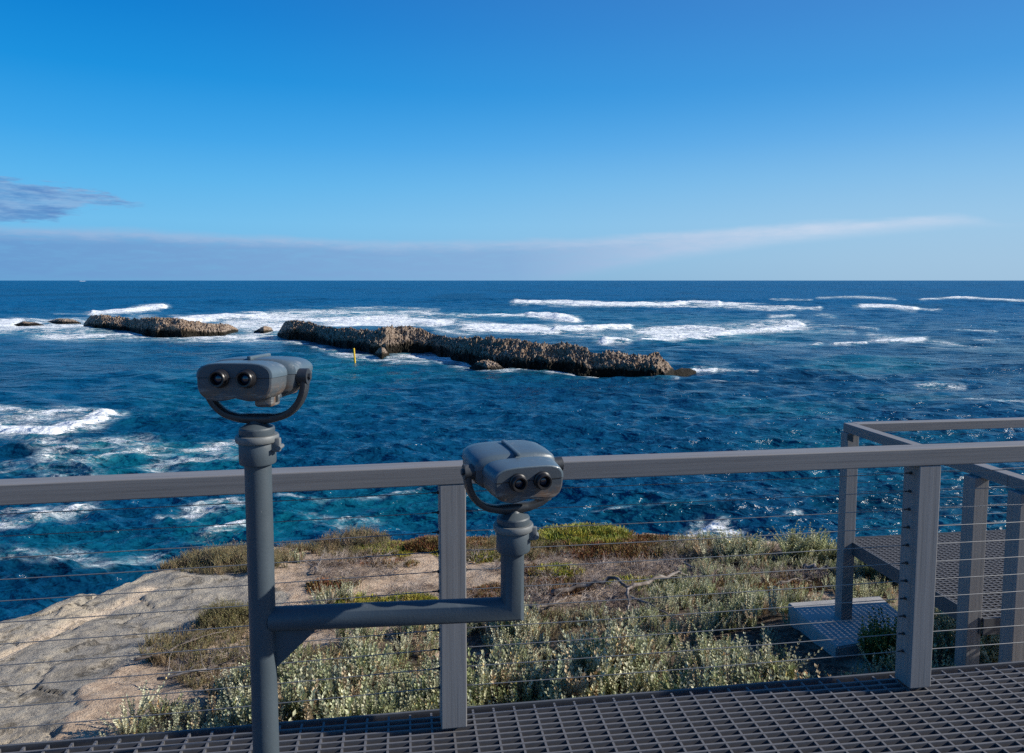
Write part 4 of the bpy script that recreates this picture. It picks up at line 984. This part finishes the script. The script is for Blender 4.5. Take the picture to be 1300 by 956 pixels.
def head_section(y, n=64):
    """cross-section (x, z) of the housing at local y (view axis); two lobes with a waist between"""
    ks = [(-.143, .101, .0375, .058), (-.141, .1035, .0395, .0605), (-.12, .107, .040, .062), (-.085, .112, .0405, .063), (-.058, .114, .0405, .061), (-.054, .112, .0385, .058),
          (-.048, .093, .029, .044), (-.036, .093, .029, .044), (-.029, .115, .039, .056), (-.022, .126, .0425, .060), (.0, .132, .044, .060), (.06, .1335, .0435, .060), (.11, .130, .041, .056), (.146, .119, .035, .048), (.152, .110, .030, .044)]
    a = [k[0] for k in ks]; return [np.interp(y, a, [k[i] for k in ks]) for i in (1, 2, 3)]
def viewer(loc, yaw, pitch, label):
    root = empty('binocular_viewer', loc); tag(root, label, 'viewer', 'coin binocular viewers on the pipe stand')
    # collar stack, origin at the clamp ring's top
    bm = bmesh.new(); lathe(bm, [(.030, -.085), (.050, -.084), (.0515, -.08), (.0515, -.018), (.049, -.014)], 40); slv = autosmooth(from_bm('sleeve', bm, M['pole'], root))
    bm = bmesh.new(); lathe(bm, [(.04, -.022), (.058, -.021), (.0605, -.017), (.0605, -.006), (.058, -.001), (.045, 0)], 40)
    box(bm, (.058, -.012, -.028), (.026, .018, .04), .004); tube(bm, [(.070, -.03, -.035), (.070, .004, -.035)], .0065, 10)
    autosmooth(from_bm('clamp_ring', bm, M['ring'], root))
    bm = bmesh.new(); lathe(bm, [(.03, -.002), (.0485, .0), (.0495, .003), (.0495, .017), (.047, .021), (.022, .034), (.016, .044)], 40)
    autosmooth(from_bm('swivel_cap', bm, M['pole'], root), 25)
    Mz = Matrix.Rotation(yaw, 4, 'Z')
    # yoke
    bm = bmesh.new(); pts = []; W2 = .141
    prof = [(-W2, .172), (-W2 - .001, .14), (-W2 + .006, .112), (-W2 + .022, .084), (-W2 + .048, .061), (-W2 + .082, .049), (-.03, .046), (.03, .046)]
    prof = prof + [(-x, z) for x, z in prof[:6][::-1]]
    # smooth the profile
    P = [Vector((x, 0, z)) for x, z in prof]; sm = []
    for i in range(len(P) - 1):
        p0 = P[max(0, i - 1)]; p1, p2 = P[i], P[i + 1]; p3 = P[min(len(P) - 1, i + 2)]
        for k in range(4):
            t = k / 4; sm.append(.5 * ((2 * p1) + (-p0 + p2) * t + (2 * p0 - 5 * p1 + 4 * p2 - p3) * t * t + (-p0 + 3 * p1 - 3 * p2 + p3) * t ** 3))
    sm.append(P[-1]); n = len(sm); rings = []
    for i, p in enumerate(sm):
        d = (sm[min(n - 1, i + 1)] - sm[max(0, i - 1)]).normalized(); nn = Vector((d.z, 0, -d.x)); ring = []
        tk = .0105 + .004 * math.exp(-((i - n / 2) / 5) ** 2); wd = .019
        for j in range(12):
            t = 2 * math.pi * j / 12; cx, sy = math.cos(t), math.sin(t)
            ring.append(bm.verts.new(p + nn * tk * math.copysign(abs(cx) ** .6, cx) + Vector((0, wd * math.copysign(abs(sy) ** .6, sy), 0))))
        rings.append(ring)
    for i in range(n - 1):
        for j in range(12): bm.faces.new((rings[i][j], rings[i][(j + 1) % 12], rings[i + 1][(j + 1) % 12], rings[i + 1][j]))
    bm.faces.new(rings[0][::-1]); bm.faces.new(rings[-1])
    for s in (-1, 1):
        tube(bm, [(s * (W2 - .016), 0, .168), (s * (W2 + .013), 0, .168)], .023, 20); tube(bm, [(s * (W2 + .012), 0, .168), (s * (W2 + .020), 0, .168)], .010, 6)
    bmesh.ops.transform(bm, matrix=Mz, verts=bm.verts); yk = autosmooth(from_bm('yoke', bm, M['yoke'], root), 45)
    MH = Matrix.Translation((0, 0, .176)) @ Mz @ Matrix.Rotation(pitch, 4, 'X')
    hd = bpy.data.meshes.new('x')
    ys = np.array([-.143, -.141, -.13, -.12, -.105, -.085, -.07, -.058, -.056, -.054, -.051, -.048, -.042, -.036, -.033, -.029, -.025, -.022, -.015, -.008, 0, .02, .04, .06, .08, .1, .11, .12, .13, .138, .144, .148, .152])
    OFF = .02
    def shell(up):
        bm = bmesh.new(); rings = []; n = 48
        for y in ys:
            hw, ht, hb = head_section(y); ring = []
            for j in range(n + 1):
                t = math.pi * j / n; c, s = math.cos(t), math.sin(t)
                x = hw * math.copysign(abs(c) ** .52, c)
                if up: z = ht * abs(s) ** .72 + .0006
                else:
                    z = -hb * abs(s) ** .62
                    k = math.exp(-(x / .026) ** 2); z = z * (1 - .15 * k * (1 if y < .02 else .4)) 
                    x = x * (1 - .02); z = z * (1.06)
                ring.append(bm.verts.new((x, y + OFF * 0, z)))
            rings.append(ring)
        for i in range(len(ys) - 1):
            for j in range(n): bm.faces.new((rings[i][j], rings[i][j + 1], rings[i + 1][j + 1], rings[i + 1][j]))
            bm.faces.new((rings[i][0], rings[i + 1][0], rings[i + 1][n], rings[i][n]))
        bm.faces.new(rings[0]); bm.faces.new(rings[-1][::-1])
        return bm
    bm = shell(True)
    up = from_bm('cover', bm, M['head'], root); autosmooth(up, 40); up.matrix_local = MH
    bm = bmesh.new(); box(bm, (0, .03, .0455), (.012, .15, .012), .003)
    sr = autosmooth(from_bm('sight_ridge', bm, M['head'], up))
    lo = from_bm('housing', shell(False), M['headlow'], root); autosmooth(lo, 40); lo.matrix_local = MH
    bm = bmesh.new(); box(bm, (.062, -.07, -.064), (.050, .07, .040), .009)
    cbx = autosmooth(from_bm('coin_box', bm, M['headlow'], root)); cbx.matrix_local = MH
    bm = bmesh.new(); box(bm, (0, .04, -.058), (.17, .15, .020), .007); un = autosmooth(from_bm('underplate', bm, M['headlow'], root)); un.matrix_local = MH
    bm = bmesh.new(); box(bm, (.088, -.07, -.062), (.003, .014, .022), .001); from_bm('coin_slot', bm, M['slot'], cbx)
    bm = bmesh.new(); ringp = []; k_ = 48
    for yy in (-.1445, -.1415):
        rg = []
        for j in range(k_):
            t = 2 * math.pi * j / k_; c, sn = math.cos(t), math.sin(t); zz = (.0365 if sn > 0 else .0585) * abs(sn) ** (.72 if sn > 0 else .62) * (1 if sn > 0 else -1)
            if sn < 0: zz *= 1 - .15 * math.exp(-(.101 * c / .026) ** 2)
            rg.append(bm.verts.new((.097 * math.copysign(abs(c) ** .52, c), yy, zz)))
        ringp.append(rg)
    bm.faces.new(ringp[0]); bm.faces.new(ringp[1][::-1])
    for j in range(k_): bm.faces.new((ringp[0][j], ringp[0][(j + 1) % k_], ringp[1][(j + 1) % k_], ringp[1][j]))
    fp = autosmooth(from_bm('face_plate', bm, M['plate'], root), 40); fp.matrix_local = MH
    bm = bmesh.new(); box(bm, (0, -.1448, -.0002), (.194, .002, .0014), 0); from_bm('seam', bm, M['slot'], lo)
    for s in (-1, 1):
        rot = Matrix.Translation((s * .0365, -.143, -.001)) @ Matrix.Rotation(math.pi / 2, 4, 'X')
        bm = bmesh.new(); lathe(bm, [(.024, -.004), (.0255, .004), (.0255, .010), (.0225, .012), (.0225, .024), (.0205, .027), (.0165, .0265), (.0150, .020), (.0138, .012), (.0138, .010)], 32, rot)
        e = autosmooth(from_bm('eyepiece', bm, M['rubber'], root), 25); e.matrix_local = MH
        bm = bmesh.new(); lathe(bm, [(.0136, .012), (.012, .0150), (.008, .0172), (.003, .018), (.0001, .0182)], 28, rot); autosmooth(from_bm('lens', bm, M['lens'], e), 60)
        rot2 = Matrix.Translation((s * .060, .148, -.006)) @ Matrix.Rotation(-math.pi / 2, 4, 'X')
        bm = bmesh.new(); lathe(bm, [(.031, -.002), (.033, .003), (.033, .012), (.029, .013), (.028, .004), (.001, .004)], 32, rot2); ob = autosmooth(from_bm('objective', bm, M['rubber'], root), 25); ob.matrix_local = MH
    return root
viewer((X1, Y1, 1.260), R(-3), R(-2), 'taller binocular viewer of the two, weathered grey head level on the left pole')
viewer((X2 + .003, Y2, .972), R(18.5), R(3.5), 'lower binocular viewer with smooth blue grey head turned left on the short pole')
